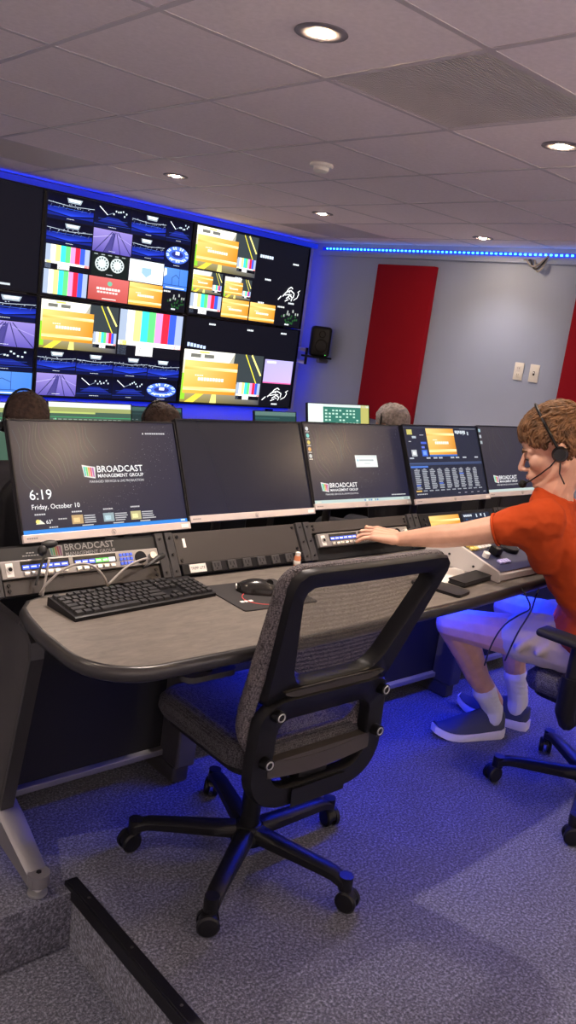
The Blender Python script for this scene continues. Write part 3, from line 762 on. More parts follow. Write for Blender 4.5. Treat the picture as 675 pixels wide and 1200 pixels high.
for k, z in enumerate((.672, .646)):
    MB().b2((.886, 1.738+.012*k, z-.013), (3.9, 1.765+.012*k, z+.007), bev=.003).build('rail', ['alu_light', 'aluminium', 'aluminium'][k], t, world=True)
MB().b2((.8, 2.05, .05), (3.9, 2.40, .62)).build('rear_box', 'black_matte', t, world=True)
# blue light strip under the worktop
t = thing('led_strip', 'blue light strip fixed under the console worktop', 'light strip', (2.3, 1.71, .675))
MB().b2((1.50, 1.705, .670), (3.85, 1.717, .679)).build('tape', 'led_base', t, world=True)
area('led_glow', (2.68, 1.711, .667), (2.3, .02), 27.0, BLUE, (0, -.35, -1), t)
# usb plug with blue light under the desk corner
t = thing('usb_cable', 'pale usb plug with a glowing blue tip hanging under the desk corner', 'cable', (.86, 1.70, .655))
MB().tube(arc(lambda u: (.846+.004*u, 1.735-.12*u, .679-.016*u-.008*math.sin(PI*u)), 0, 1, 10), .003, 6).build('cord', 'cable_grey', t, world=True, smooth='all')
MB().tube([(.850, 1.617, .663), (.852, 1.605, .662), (.856, 1.585, .660), (.860, 1.566, .659)], [.004, .0075, .0075, .006], 10).build('plug', 'white_plastic', t, world=True, smooth=40)
MB().ell((.863, 1.556, .658), (.010, .012, .008)).build('light_tip', 'usb_blue', t, world=True, smooth='all')

# ---- rack bays on a slope behind the worktop
RT = math.radians(33); RS = .128
def rack(x0, x1, label, blank=True, tagx=None):
    t = thing('rack_bay', label, 'equipment rack', (x0, 1.812, DZ+.001), group='sloped equipment bays of the console'); t.rotation_euler = (-RT, 0, 0)
    W_ = x1-x0
    for a in (0, W_-.026):
        s_ = MB().b2((a, -.012, 0), (a+.026, .10, RS), bev=.002).build('side_rail', 'console_grey', t)
        b = MB()
        for z in (.016, .064, .112): b.cyl((a+.013, -.0125, z), (a+.013, -.0155, z), .0035, n=8)
        b.build('screws', 'black_satin', s_)['kind'] = 'stuff'
    MB().b2((.026, .004, 0), (W_-.026, .012, RS)).build('recess', 'black_matte', t)
    if blank: 
        p = MB().b2((.030, -.006, blank[0]), (W_-.030, .003, blank[1]), bev=.0015).build('blank_panel', 'panel_grey', t)
        b = MB()
        for x in (.042, W_-.042):
            for z in (blank[0]+.012, blank[1]-.012): b.cyl((x, -.0055, z), (x, -.009, z), .0045, n=8)
        b.build('screws', 'black_satin', p)['kind'] = 'stuff'
    MB().prism([(-.012, 0), (.10, 0), (.16, RS*.9), (.16, RS), (.0, RS)], 'x', -.004, -.0005).build('cheek', 'console_grey', t)
    return t
BX = [.795, 1.300, 1.827, 2.372, 2.912, 3.452]
rack(BX[0], BX[1]-.006, 'end equipment bay with a lit intercom panel behind the keyboard', (.002, .040))
rk2 = rack(BX[1], BX[2]-.006, 'equipment bay with blank panel and a row of outlets behind the mouse', (.034, .126))
rack(BX[2], BX[3]-.006, 'equipment bay whose intercom panel the hand is touching', (.090, .126))
rack(BX[3], BX[4]-.006, 'equipment bay holding two small picture monitors', None)
rack(BX[4], BX[5]-.006, 'equipment bay with a plain dark panel next to the seated person', (.002, .126))
# sticker on the second bay
o = MB().b2((.058, -.0068, .082), (.067, -.006, .108)).build('sticker', 'paper', rk2)
# header plates with the company name in the gap below the displays
def logo(c, x, y, wd, sub=True, dim=1.0):
    """coloured folded-screen mark followed by two lines of lettering; x,y = top-left, wd = total width"""
    a = c.W/c.H
    mw = wd*.21; mh = mw*a*.95
    c.poly([(x, y), (x+mw*.10, y+mh*.86), (x+mw*.92, y+mh), (x+mw, y+mh*.18), (x+mw*.5, y+mh*.10)], (.62*dim, .62*dim, .62*dim)); c.up()
    for i, q in enumerate([(.05, .45, .40), (.10, .50, .12), (.55, .28, .03), (.55, .05, .10), (.35, .08, .30)]):
        xx = x+mw*(.10+.155*i); c.poly([(xx, y+mh*(.14+.02*i)), (xx+.01*wd, y+mh*(.80+.02*i)), (xx+mw*.15, y+mh*(.82+.02*i)), (xx+mw*.14, y+mh*(.16+.02*i))], tuple(k_*dim for k_ in q))
    c.up(); q = (.72*dim, .72*dim, .74*dim)
    c.text('BROADCAST', x+wd*.235, y+mh*.56, mh*.46, q, wd*.765, True); c.text('MANAGEMENT GROUP', x+wd*.235, y+mh*.94, mh*.25, q, wd*.765, True)
    if sub: c.text('MANAGED SERVICES & LIVE PRODUCTION', x+wd*.09, y+mh*1.30, mh*.17, (.6, .6, .62), wd*.90)
c = Canvas(.443, .034, .0001); c.rect(0, 0, 1, 1, (.006, .006, .008)); c.up(); logo(c, .30, -.10, .42, False, .25); dashes(c, .165, .42, .05, .09, (.22, .22, .22), 3); dashes(c, .14, .62, .10, .09, (.22, .22, .22), 6)
t = thing('header_plate', 'black plate with company lettering just under the clock display', 'sign', (.8230, 1.812+math.sin(RT)*.090-.006, DZ+.001+math.cos(RT)*.090)); t.rotation_euler = (-RT, 0, 0)
MB().b2((0, .0005, 0), (.443, .008, .034)).build('plate', 'black_satin', t)
link('lettering', c.mesh('lettering'), 'printed', t)

# ---- intercom panels (1 rack unit high, lit keys)
def intercom(x, zoff, label):
    t = thing('intercom_panel', label, 'intercom panel', (x, 1.812+math.sin(RT)*zoff-.0, DZ+.001+math.cos(RT)*zoff), group='intercom key panels in the console'); t.rotation_euler = (-RT, 0, 0)
    W_, Hh = .443, .044
    MB().b2((0, -.012, 0), (W_, .002, Hh), bev=.0015).build('faceplate', 'unit_silver', t)
    MB().b2((.012, -.0135, .004), (.030, -.012, Hh-.006), bev=.0004).build('jack_plate', 'white_plastic', t)
    b = MB().cyl((.021, -.013, .022), (.021, -.017, .022), .008, n=16); b.build('headset_socket', 'nickel', t, smooth=40)
    MB().cyl((.021, -.0165, .022), (.021, -.0178, .022), .005, n=12).build('socket_hole', 'black_matte', t)
    for k, (x0, x1) in enumerate(((.050, .178), (.190, .312))):
        w0 = MB().b2((x0, -.0135, .017), (x1, -.0115, .040), bev=.0004).build('display_window', 'black_satin', t)
        n = 6
        for i in range(n):
            a = x0+.003+(x1-x0-.006)*i/n; e = a+(x1-x0-.006)/n-.0015
            green = k == 1 and 3 <= i <= 5
            d_ = MB().b2((a, -.0142, .019), (e, -.0134, .030)).build('key_display', 'lcd_green' if green and i < 5 else ('lcd_blue' if not green else 'lcd_text'), w0)
            MB().b2((a+.002, -.0146, .023), (e-.003, -.0141, .0265)).build('caption', 'lcd_text', w0)
        for i in range(n):
            a = x0+.004+(x1-x0-.006)*i/n
            MB().b2((a, -.017, .004), (a+.014, -.0118, .012), bev=.001).build('key_lever', 'nickel', t)
    for i in range(3):
        for j in range(4): MB().b2((.322+.0105*j, -.0145, .006+.0115*i), (.330+.0105*j, -.0118, .014+.0115*i), bev=.0008).build('keypad_button', 'button_blue', t)
    MB().cyl((.386, -.012, .022), (.386, -.0145, .022), .017, n=24).build('speaker_grille', 'black_matte', t)
    MB().cyl((.420, -.012, .022), (.420, -.024, .022), .010, n=20).build('volume_knob', 'nickel', t, smooth=40)
    return t
intercom(.8230, .043, 'lit blue intercom panel with keypad in the end bay behind the keyboard')
intercom(1.875, .040, 'lit intercom panel being pressed by the reaching hand')
# gooseneck, cords over the first panel
t = thing('looped_cable', 'grey cord looping out of the first intercom panel onto the desk', 'cable', (.95, 1.80, DZ))
MB().tube(arc(lambda u: (.905+.185*u, 1.795-.015*math.sin(PI*u), DZ+.006+.075*math.sin(PI*u)**.7), 0, 1, 22), .0032, 8).build('cord', 'cable_grey', t, world=True, smooth='all')
MB().tube(arc(lambda u: (1.09+.135*u, 1.795+.035*u, DZ+.010+.050*u+.015*math.sin(PI*u)), 0, 1, 14), .003, 8).build('cord', 'cable_grey', t, world=True, smooth='all')
MB().tube(arc(lambda u: (.91+.02*u, 1.79+.02*u, DZ+.004+.085*u), 0, 1, 8), .003, 8).build('cord', 'cable_grey', t, world=True, smooth='all')
MB().tube(arc(lambda u: (.895+.05*u, 1.80+.045*u, DZ+.03+.085*u+.01*math.sin(PI*u)), 0, 1, 12), .0032, 8).build('cord', 'cable_black', t, world=True, smooth='all')
MB().ell((.945, 1.842, DZ+.118), (.022, .012, .010)).ell((.925, 1.838, DZ+.104), (.012, .012, .014)).build('strain_relief', 'cable_black', t, world=True, smooth='all')
t = thing('gooseneck_microphone', 'short black gooseneck microphone at the end of the first intercom panel', 'microphone', (1.255, 1.80, DZ+.05))
MB().tube([(1.195, 1.80, DZ+.045), (1.215, 1.80, DZ+.052), (1.245, 1.812, DZ+.062), (1.268, 1.818, DZ+.068)], [.003, .003, .008, .008], 10).build('neck', 'cable_black', t, world=True, smooth='all')
t = thing('gooseneck_microphone', 'short black gooseneck microphone by the pressing hand', 'microphone', (2.3, 1.80, DZ+.06))
MB().tube([(2.29, 1.842, DZ+.052), (2.31, 1.835, DZ+.062), (2.335, 1.832, DZ+.066), (2.37, 1.840, DZ+.064)], [.004, .004, .010, .010], 10).build('neck', 'cable_black', t, world=True, smooth='all')

# ---- power strip with six outlets in the second bay
t = thing('power_strip', 'black power strip with six outlets and a white maker label', 'power strip', (BX[1]+.030, 1.812, DZ+.002)); t.rotation_euler = (-RT, 0, 0)
MB().b2((0, -.016, 0), (.462, .002, .031), bev=.002).build('housing', 'black_plastic', t)
for i in range(6):
    a = .100+.056*i
    s_ = MB().b2((a, -.021, .001), (a+.032, -.015, .030), bev=.003).build('outlet', 'console_grey', t)
    MB().b2((a+.008, -.0216, .013), (a+.010, -.0208, .023)).b2((a+.020, -.0216, .013), (a+.022, -.0208, .023)).build('slot', 'black_matte', s_)
    MB().cyl((a+.015, -.0208, .008), (a+.015, -.0216, .008), .0025, n=8).build('ground_hole', 'black_matte', s_)
c = Canvas(.056, .024, .0002); c.rect(0, 0, 1, 1, (.70, .68, .64)); c.up(); c.text('TRIPP LITE', .06, .66, .34, (.05, .05, .06), .88, True)
me = c.mesh('label'); me.transform(Matrix.Translation((.024, -.0172, .004))); link('label', me, 'printed', t)
MB().b2((.445, -.020, .008), (.458, -.016, .020), bev=.001).build('switch', 'black_satin', t)
t = MB().lathe([(.010, 0), (.0105, .030), (.009, .036)], n=16).build('small_bottle', 'orange_label', smooth=40)
t.location = (1.742, 1.785, DZ); tag(t, 'tiny orange and white bottle standing at the end of the power strip', 'bottle')
MB().lathe([(.0078, .036), (.0078, .046), (.006, .047)], n=16).build('cap', 'white_plastic', t, smooth=40)
MB().lathe([(.0106, .008), (.0112, .010), (.0112, .019), (.0106, .021)], n=16, cap=False).build('label', 'paper', t, smooth=40)

# ---- two small picture monitors in the fourth bay
t = thing('rack_monitor', 'rack unit with two small screens, one gold and one dark, under the list display', 'monitor', (BX[3]+.03, 1.812, DZ+.004)); t.rotation_euler = (-RT, 0, 0)
MB().b2((0, -.010, 0), (.47, .003, .122), bev=.002).build('faceplate', 'black_plastic', t)
for k, (a, e) in enumerate(((.055, .235), (.255, .435))):
    c = Canvas(e-a, .092); c.rect(0, 0, 1, 1, (.01, .015, .03)); c.up()
    if k == 0: gold(c, 0, 0, 1, 1)
    else:
        for i in range(5): c.rect(.06+.06*i, .06, .06+.06*i+.045, .15, (.6, .65, .7))
        for i in range(14): xx, yy = random.random()*.8+.05, random.random()*.5+.2; c.rect(xx, yy, xx+.07, yy+.08, (.01, .05, .12))
        c.rect(.5, .05, .54, .2, (.5, .55, .6)); c.rect(.65, .05, .71, .16, (.5, .55, .6)); c.rect(.8, .05, .84, .22, (.5, .55, .6))
    me = c.mesh('picture'); me.transform(Matrix.Translation((a, -.0105, .018))); link('picture', me, 'screen', t)
b = MB()
for i in range(5): b.cyl((.028, -.010, .02+.02*i), (.028, -.014, .02+.02*i), .005, n=10)
b.build('buttons', 'console_grey', t)['kind'] = 'stuff'

# ================================================================ DESK DISPLAYS
MW, MH, CH = .516, .316, .021
def waves(c, x0, y0, sc, seed, col):
    for k in range(16):
        pts = []
        for i in range(22):
            u = i/21; x = x0+sc*(.02+.028*k)+.02*math.sin(u*7+k*.35)+.10*u*u*sc; y = y0+.62*u-.03*k*sc+.015*math.sin(u*11+k*.5)
            if 0.004 < x < .99 and .01 < y < .97: pts.append((x, y))
        if len(pts) > 1: c.line(pts, .0011, tuple(q*random.uniform(.4, 1) for q in col))
def stars(c, n, seed, x0=.35, x1=.99):
    rnd = random.Random(seed)
    for i in range(n):
        x = rnd.uniform(x0, x1); y = 1-(x-x0)/(x1-x0)*.9+rnd.gauss(0, .16)
        if .02 < y < .95 and .02 < x < .985:
            s_ = rnd.uniform(.0012, .0026); q = rnd.uniform(.08, .35); c.rect(x, y, x+s_, y+s_*1.8, (q, q, q*1.15))
def desk_bg(c): c.rect(0, 0, 1, 1, (.03, .028, .045), [(.040, .032, .036), (.020, .019, .034), (.014, .014, .034), (.024, .021, .036)]); c.up()
def m1(c):
    desk_bg(c); waves(c, .0, .08, .9, 1, (.13, .125, .13)); stars(c, 300, 2); c.up()
    logo(c, .375, .40, .375)
    c.up(); q = (.85, .86, .88)
    c.text('6:19', .062, .70, .090, q); c.text('Friday, October 10', .066, .785, .043, q, .265)
    dashes(c, .800, .100, .135, .014, (.5, .5, .52), 9); c.disc(.785, .108, .005, .009, (.6, .6, .6), 8)
    for i, x in enumerate((.07, .275, .46, .63)): dashes(c, x+.005, .824-.006*i, .06, .013, (.5, .5, .52), 5)
    c.poly([(.075, .915), (.10, .875), (.125, .915)], (.75, .72, .6)); c.disc(.088, .893, .012, .02, (.8, .65, .15), 10); c.text('63°', .132, .915, .034, q); dashes(c, .20, .875, .05, .011, (.45, .45, .45), 4); dashes(c, .145, .943, .05, .011, (.5, .5, .5), 4)
    for x, col in ((.275, (.45, .30, .14)), (.46, (.25, .33, .36)), (.63, (.45, .40, .20))):
        c.rect(x, .855, x+.065, .935, col); c.rect(x+.01, .88, x+.045, .92, tuple(min(1, k*1.9) for k in col))
        for j in range(4): c.rect(x+.072, .862+.02*j, x+.072+random.uniform(.06, .09), .872+.02*j, (.42, .42, .44))
        c.rect(x+.055, .948, x+.12, .957, (.5, .5, .5))
    c.up(); c.rect(0, .962, 1, 1, (.02, .20, .62)); c.up(); c.rect(.955, .966, .985, .984, (.5, .65, .85))
def m2(c): c.rect(0, 0, 1, 1, (.0, .0, .0), [(.008, .008, .012), (.006, .007, .020), (.006, .007, .020), (.008, .008, .012)])  # screen is off; reflected room light painted as faint glow, bluer below
def m3(c):
    desk_bg(c); waves(c, .04, .10, .8, 4, (.13, .125, .12)); stars(c, 200, 5); c.up()
    for i, q in enumerate([(.5, .55, .6), (.10, .45, .45), (.45, .40, .10), (.55, .30, .10), (.3, .35, .4)]): c.disc(.035, .07+.085*i, .014, .026, q, 10); c.rect(.018, .105+.085*i, .052, .112+.085*i, (.5, .5, .5))
    c.rect(.47, .40, .70, .555, (.68, .72, .70)); c.up(); c.rect(.48, .41, .69, .43, (.55, .6, .6)); c.disc(.495, .465, .008, .014, (.2, .45, .55), 8); c.rect(.51, .455, .66, .475, (.35, .4, .42)); c.rect(.56, .50, .62, .512, (.5, .55, .55))
    logo(c, .09, .735, .36)
    dashes(c, .80, .918, .16, .013, (.5, .5, .52), 9)
    c.up(); c.rect(0, .958, 1, 1, (.42, .52, .50)); c.up()
    for i in range(7): c.rect(.50+.022*i, .968, .514+.022*i, .990, [(.1, .2, .4), (.6, .65, .6), (.2, .3, .35)][i % 3])
    c.rect(.03, .972, .07, .988, (.6, .6, .5)); c.rect(.93, .970, .98, .990, (.25, .3, .3))
def m4(c):
    c.rect(0, 0, 1, 1, (.012, .014, .028)); c.up()
    gold(c, .29, .03, .66, .40); c.full(); c.rect(.29, .40, .66, .425, (.03, .12, .45)); c.rect(.01, .015, .99, .025, (.05, .055, .07))
    for i in range(6): c.rect(.68+.025*i, .055, .70+.025*i, .095+.01*(i % 2), (.55, .6, .65))
    c.rect(.79, .09, .80, .12, (.4, .45, .5)); c.rect(.85, .07, .87, .12, (.4, .45, .5)); c.rect(.75, .025, .98, .035, (.12, .12, .14))
    c.rect(.045, .05, .11, .12, (.5, .45, .12)); c.rect(.10, .14, .15, .17, (.4, .45, .5)); c.rect(.05, .21, .08, .22, (.5, .5, .5)); c.rect(.20, .12, .25, .13, (.4, .4, .45)); c.rect(.2, .22, .27, .25, (.05, .10, .55)); c.rect(.20, .28, .24, .31, (.1, .15, .6))
    c.rect(.065, .33, .13, .42, (.42, .44, .46)); c.rect(.195, .33, .265, .42, (.04, .12, .60)); c.up(); c.rect(.08, .355, .115, .395, (.75, .78, .8)); c.rect(.21, .35, .25, .40, (.15, .3, .85))
    for x in (.03, .24, .33, .40, .56, .63, .73, .90): c.rect(x, .435, x+.05, .455, (.4, .43, .48))
    c.rect(.01, .51, .99, .525, (.05, .08, .18)); c.rect(.01, .53, .99, .545, (.03, .05, .12)); c.rect(.02, .553, .24, .578, (.06, .16, .55)); c.up()
    for x in range(9):
        for y in range(13):
            c.rect(.055+.098*x, .605+.021*y, .055+.098*x+(.05 if x else .05)+.02*random.random(), .616+.021*y, (.34, .36, .40) if random.random() > .03 else (.1, .2, .8))
        c.rect(.075+.098*x, .59, .10+.098*x, .60, (.3, .3, .34))
    c.rect(.04, .885, .11, .905, (.6, .38, .10))
    for i in range(11): c.rect(.13+.075*i, .887, .18+.075*i, .902, (.26, .28, .32))
    for i in range(6): c.rect(.045+.022*i, .930, .06+.022*i, .945, (.4, .4, .44))
    for i in range(5): c.rect(.58+.09*i, .945, .61+.09*i, .955, (.3, .3, .34))
def m5(c):
    desk_bg(c); waves(c, .10, .05, 1.0, 8, (.12, .12, .125)); stars(c, 120, 9); c.up()
    for i, q in enumerate([(.3, .45, .5), (.4, .42, .45), (.35, .4, .42)]): c.rect(.015, .04+.09*i, .045, .085+.09*i, q)
    logo(c, .12, .74, .36); c.up(); c.rect(0, .958, 1, 1, (.42, .50, .48))
def monitor(pos, yaw_, draw, label, grp='flat displays in a row on the console', tilt=24, name='desktop_monitor', W_=MW, H_=MH, ch=CH, stand=True, foot=None):
    t = thing(name, label, 'monitor', pos, group=grp); t.rotation_euler = (-math.radians(tilt), 0, math.radians(yaw_))
    MB().b2((-W_/2, .006, 0), (W_/2, .022, H_), bev=.003).build('housing', 'black_plastic', t)
    MB().b2((-W_*.3, .022, H_*.2), (W_*.3, .042, H_*.8), bev=.008).build('back_bulge', 'black_plastic', t)
    e = .004
    MB().b2((-W_/2, 0, ch), (-W_/2+e, .006, H_)).b2((W_/2-e, 0, ch), (W_/2, .006, H_)).b2((-W_/2+e, 0, H_-e), (W_/2-e, .006, H_)).build('bezel', 'black_satin', t)
    ch_o = MB().b2((-W_/2, -.003, 0), (W_/2, .007, ch), bev=.0015).build('chin', 'chin_silver' if ch > .012 else 'black_plastic', t)
    if ch > .012:
        b = MB(); b.tube([(.0066*math.cos(2*PI*i/20), -.0033, ch/2+.0066*math.sin(2*PI*i/20)) for i in range(20)], .0006, 5, closed=True)
        b.b2((-.0028, -.0038, ch/2-.004), (-.0018, -.003, ch/2+.005)).b2((-.0006, -.0038, ch/2-.004), (.0004, -.003, ch/2+.001)).b2((.0016, -.0038, ch/2-.006), (.0026, -.003, ch/2+.002))
        b.build('maker_badge', 'logo_grey', ch_o)
        MB().b2((W_/2-.034, -.0036, .005), (W_/2-.008, -.0029, ch-.006)).build('sticker', 'paper', ch_o)
        cc = Canvas(.05, .006, .0001); dashes(cc, .02, .25, .6, .6, (.22, .21, .21), 5); me = cc.mesh('model_text'); me.transform(Matrix.Translation((-W_/2+.008, -.0034, .008))); link('model_text', me, 'printed', ch_o)
    c = Canvas(W_-2*e, H_-ch-e, .00008); draw(c); me = c.mesh('picture'); me.transform(Matrix.Translation((-W_/2+e, .0052, ch))); link('picture', me, 'screen', t)
    # mounting arm down to the console
    R_ = Matrix.Rotation(math.radians(yaw_), 3, 'Z') @ Matrix.Rotation(-math.radians(tilt), 3, 'X')
    a = V(pos)+R_ @ V((0, .040, H_*.5)); g = foot if foot is not None else .618
    b = MB(); Mi = (Matrix.Translation(pos) @ R_.to_4x4()).inverted()
    b.tube([a, a+V((0, .08, -.02)), V((a.x, a.y+.10, a.z-.12)), V((a.x, a.y+.10, g))], .016, 10)
    b.xf(Mi); b.build('arm', 'console_grey', t, smooth=50)
    return t
monitor((1.151, 1.886, .833), 2.4, m1, 'console display showing the clock 6:19 and the company logo')
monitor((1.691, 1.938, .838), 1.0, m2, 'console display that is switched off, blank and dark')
monitor((2.280, 2.013, .829), -1.0, m3, 'console display with a small white dialog box in the middle')
monitor((2.772, 1.982, .837), 2.0, m4, 'console display with a clip list and a gold thumbnail')
monitor((3.295, 2.005, .840), 1.0, m5, 'console display half hidden behind the head of the person in orange')

# ================================================================ ON THE DESK
# keyboard
kbx = V((.985, 1.645, DZ))
pk = [(.836, 1.690), (1.298, 1.745)]
t = thing('keyboard', 'black full-size computer keyboard with a white sticker on the worktop', 'keyboard', (.905, 1.615, DZ), math.radians(4.5))
kw, kd = .425, .122
MB().prism([(0, 0), (kd, 0), (kd, .020), (kd-.004, .022), (.004, .011), (0, .009)], 'x', 0, kw).build('case', 'black_plastic', t)
for x in (.03, kw-.06): MB().b2((x, .004, .0), (x+.03, .012, .004)).build('rubber_foot', 'rubber', t)
kmesh = {}
def key(x, y, wd, dp=.0158):
    k = (round(wd, 4), round(dp, 4))
    z = .011+.011*(y/kd)
    if k not in kmesh:
        b = MB(); i = .0018
        b.loft([[(0, 0, 0), (wd, 0, 0), (wd, dp, 0), (0, dp, 0)], [(i, i, .0065), (wd-i, i, .0065), (wd-i, dp-i*.6, .0065), (i, dp-i*.6, .0065)]])
        o = b.build('key', 'key_black', t); kmesh[k] = o
    else:
        o = kmesh[k].copy(); COL.objects.link(o); o.parent = t
    o.location = (x, y, z); o.rotation_euler = (math.atan(.011/kd), 0, 0)
u = .0183
rows = [
    [1.25, 1.25, 1.25, 6.25, 1.25, 1.25, 1.25, 1.25], [2.25]+[1]*10+[2.75], [1.75]+[1]*11+[2.25], [1.5]+[1]*12+[1.5], [1]*13+[2], [1, -1, 1, 1, 1, 1, -.5, 1, 1, 1, 1, -.5, 1, 1, 1, 1]]
for r_, row in enumerate(rows):
    x = .008; y = .007+.0182*r_+(.003 if r_ == 5 else 0)
    for k in row:
        if k > 0: key(x, y, k*u-.0024)
        x += abs(k)*u
    x0 = .008+15.25*u
    for q in range(3):
        if r_ in (0, 3, 4, 5) or (r_ == 1 and q == 1): key(x0+q*u, y, u-.0024)
    x0 = .008+18.55*u
    if r_ < 5:
        for q in range(4): key(x0+q*u, y, u-.0024)
MB().b2((.290, .104, .0215), (.322, .114, .0223)).build('sticker', 'paper', t)

# mouse pad and mouse
pc = [(1.337, 1.715), (1.600, 1.690), (1.560, 1.515), (1.340, 1.540)]
t = thing('mouse_pad', 'black mouse pad with a thin red ring and white print', 'mouse pad', (1.455, 1.615, DZ), math.radians(-3))
MB().prism(rrect(.245, .200, .008, 4), 'z', 0, .003).build('mat', 'mousepad', t)
MB().tube([(.010+.083*math.cos(2*PI*i/48), -.030+.058*math.sin(2*PI*i/48), .003) for i in range(48)], .0014, 6, closed=True).build('red_ring', 'red_line', t, smooth='all')
b = MB()
for i in range(7): 
    x = .025+.012*i; b.prism([(x, -.005+.004*i), (x+.009, -.005+.004*i), (x+.011, .012+.004*i), (x+.002, .012+.004*i)], 'z', .003, .0034)
for i in range(3): b.prism([(-.095+.014*i, -.045), (-.084+.014*i, -.045), (-.083+.014*i, -.034), (-.094+.014*i, -.034)], 'z', .003, .0034)
b.build('white_print', 'paper', t)
t = thing('computer_mouse', 'black computer mouse with white label resting on the pad', 'mouse', (1.455, 1.628, DZ+.003), math.radians(-125))
b = MB(); loops = []
for k in range(9):
    u_ = k/8; y = -.058+.116*u_; hw = .031*math.sqrt(max(.02, 1-(2*u_-1)**4))*(1-.08*u_); h = .038*math.sin(PI*min(1, .12+u_*.78))**.7
    loops.append([(hw*math.cos(a), y, max(0, h*math.sin(a)**.8) if math.sin(a) > 0 else 0) for a in [PI*j/12 for j in range(13)]])
b.loft(loops).build('shell', 'mouse_gloss', t, smooth=60)
MB().cyl((-.004, .030, .030), (.004, .030, .030), .010, n=16).build('wheel', 'rubber', t, smooth=40)
MB().b2((-.014, -.0600, .008), (.010, -.0575, .016)).build('label', 'paper', t)

# replay controller
RZ = math.radians(-42)
t = thing('replay_controller', 'pale wedge-shaped replay control deck with dark blue top', 'control panel', (2.480, 1.585, DZ), math.radians(2))
D_, Wd = .300, .36
MB().prism([(-D_/2, 0), (D_/2, 0), (D_/2, .105), (D_/2-.03, .108), (-D_/2+.008, .034), (-D_/2, .026)], 'x', -Wd/2, -Wd/2+.012).build('side_cheek', 'case_grey', t)
MB().prism([(-D_/2, 0), (D_/2, 0), (D_/2, .105), (D_/2-.03, .108), (-D_/2+.008, .034), (-D_/2, .026)], 'x', Wd/2-.012, Wd/2).build('side_cheek', 'case_grey', t)
MB().prism([(-D_/2+.004, .003), (D_/2-.004, .003), (D_/2-.004, .098), (D_/2-.03, .100), (-D_/2+.010, .028), (-D_/2+.004, .022)], 'x', -Wd/2+.012, Wd/2-.012).build('body', 'case_grey', t)
sl = math.atan2(.072, D_-.04)
Ms = Matrix.Translation((0, -D_/2+.010, .0285)) @ Matrix.Rotation(sl, 4, 'X')
MB().b2((-Wd/2+.014, 0, 0), (Wd/2-.014, .262, .003), M=Ms).build('top_panel', 'deck_blue', t)
def onp(b): return b.xf(Ms)
for i in range(6):
    for j in range(2): onp(MB().b2((-.155+.021*i, .128+.019*j, .003), (-.138+.021*i, .143+.019*j, .012), bev=.002)).build('key_button', 'button_yellow' if i < 2 else 'button_white', t)
onp(MB().lathe([(.040, .003), (.040, .012), (.036, .016), (.002, .017)], (.045, .115, 0))).build('jog_wheel', 'black_satin', t, smooth=40)
onp(MB().cyl((.06, .13, .015), (.06, .13, .030), .010)).build('finger_knob', 'black_satin', t, smooth=40)
onp(MB().b2((-.085, .078, .003), (-.045, .112, .032), bev=.006)).build('lever_handle', 'black_satin', t, smooth=40)
onp(MB().cyl((-.130, .088, .003), (-.130, .088, .020), .012)).build('button_knob', 'button_white', t, smooth=40)
for i in range(4): onp(MB().b2((-.110+.016*i, .035, .003), (-.096+.016*i, .056, .011), bev=.003)).build('pad_button', 'button_violet', t)
for i in range(3): onp(MB().b2((.098+.022*i, .10, .003), (.115+.022*i, .13, .014), bev=.003)).build('pad_button', 'button_white', t)
MB().cyl((-Wd/2-.0005, -.05, .025), (-Wd/2-.003, -.05, .025), .004, n=10).build('screw', 'console_grey', t)
MB().cyl((-Wd/2-.0005, .05, .04), (-Wd/2-.003, .05, .04), .004, n=10).build('screw', 'console_grey', t)
# loose things left of it
t = MB().prism(rrect(.20, .13, .006, 3), 'z', 0, .002).build('paper_sheet', 'paper'); t.location = (2.19, 1.545, DZ); t.rotation_euler = (0, 0, math.radians(-8)); tag(t, 'white sheet of paper lying beside the control deck', 'paper')
t = thing('notebook', 'closed dark notebook lying across the white sheet', 'notebook', (2.215, 1.475, DZ+.002), math.radians(8))
MB().prism(rrect(.185, .060, .004, 3), 'z', 0, .003).build('cover', 'black_plastic', t); MB().prism(rrect(.180, .056, .003, 3), 'z', .003, .012).build('pages', 'console_grey', t); MB().prism(rrect(.185, .060, .004, 3), 'z', .012, .015).build('cover', 'black_plastic', t)
t = thing('phone', 'dark phone with a printed face on the worktop edge next to the chair', 'phone', (2.045, 1.462, DZ), math.radians(12))
MB().prism(rrect(.085, .165, .012, 4), 'z', 0, .009).build('body', 'black_satin', t)
c = Canvas(.075, .15, .00015); c.rect(0, 0, 1, 1, (.02, .02, .022)); c.up()
for i in range(9):
    for j in range(3):
        if random.random() > .25: c.rect(.08+.29*j, .06+.1*i, .08+.29*j+random.uniform(.12, .25), .06+.1*i+.05, random.choice([(.4, .36, .33), (.3, .12, .1), (.25, .25, .25)]))
me = c.mesh('face'); me.transform(Matrix.Translation((-.0375, .0094, -.075)) @ Matrix.Identity(4)); me.transform(Matrix.Rotation(-PI/2, 4, 'X')); link('face', me, 'printed', t)
t = MB().loft([[(r*math.cos(2*PI*j/24), r*math.sin(2*PI*j/24), z) for j in range(24)] for r, z in ((.014, 0), (.017, .002), (.017, .014), (.014, .016), (.010, .014), (.010, .002))], closed=True).build('tape_roll', 'tape_blue', smooth=40)
t.location = (2.268, 1.665, DZ+.017); t.rotation_euler = (PI/2, 0, math.radians(60)); tag(t, 'small roll of blue tape standing against the control deck', 'tape')

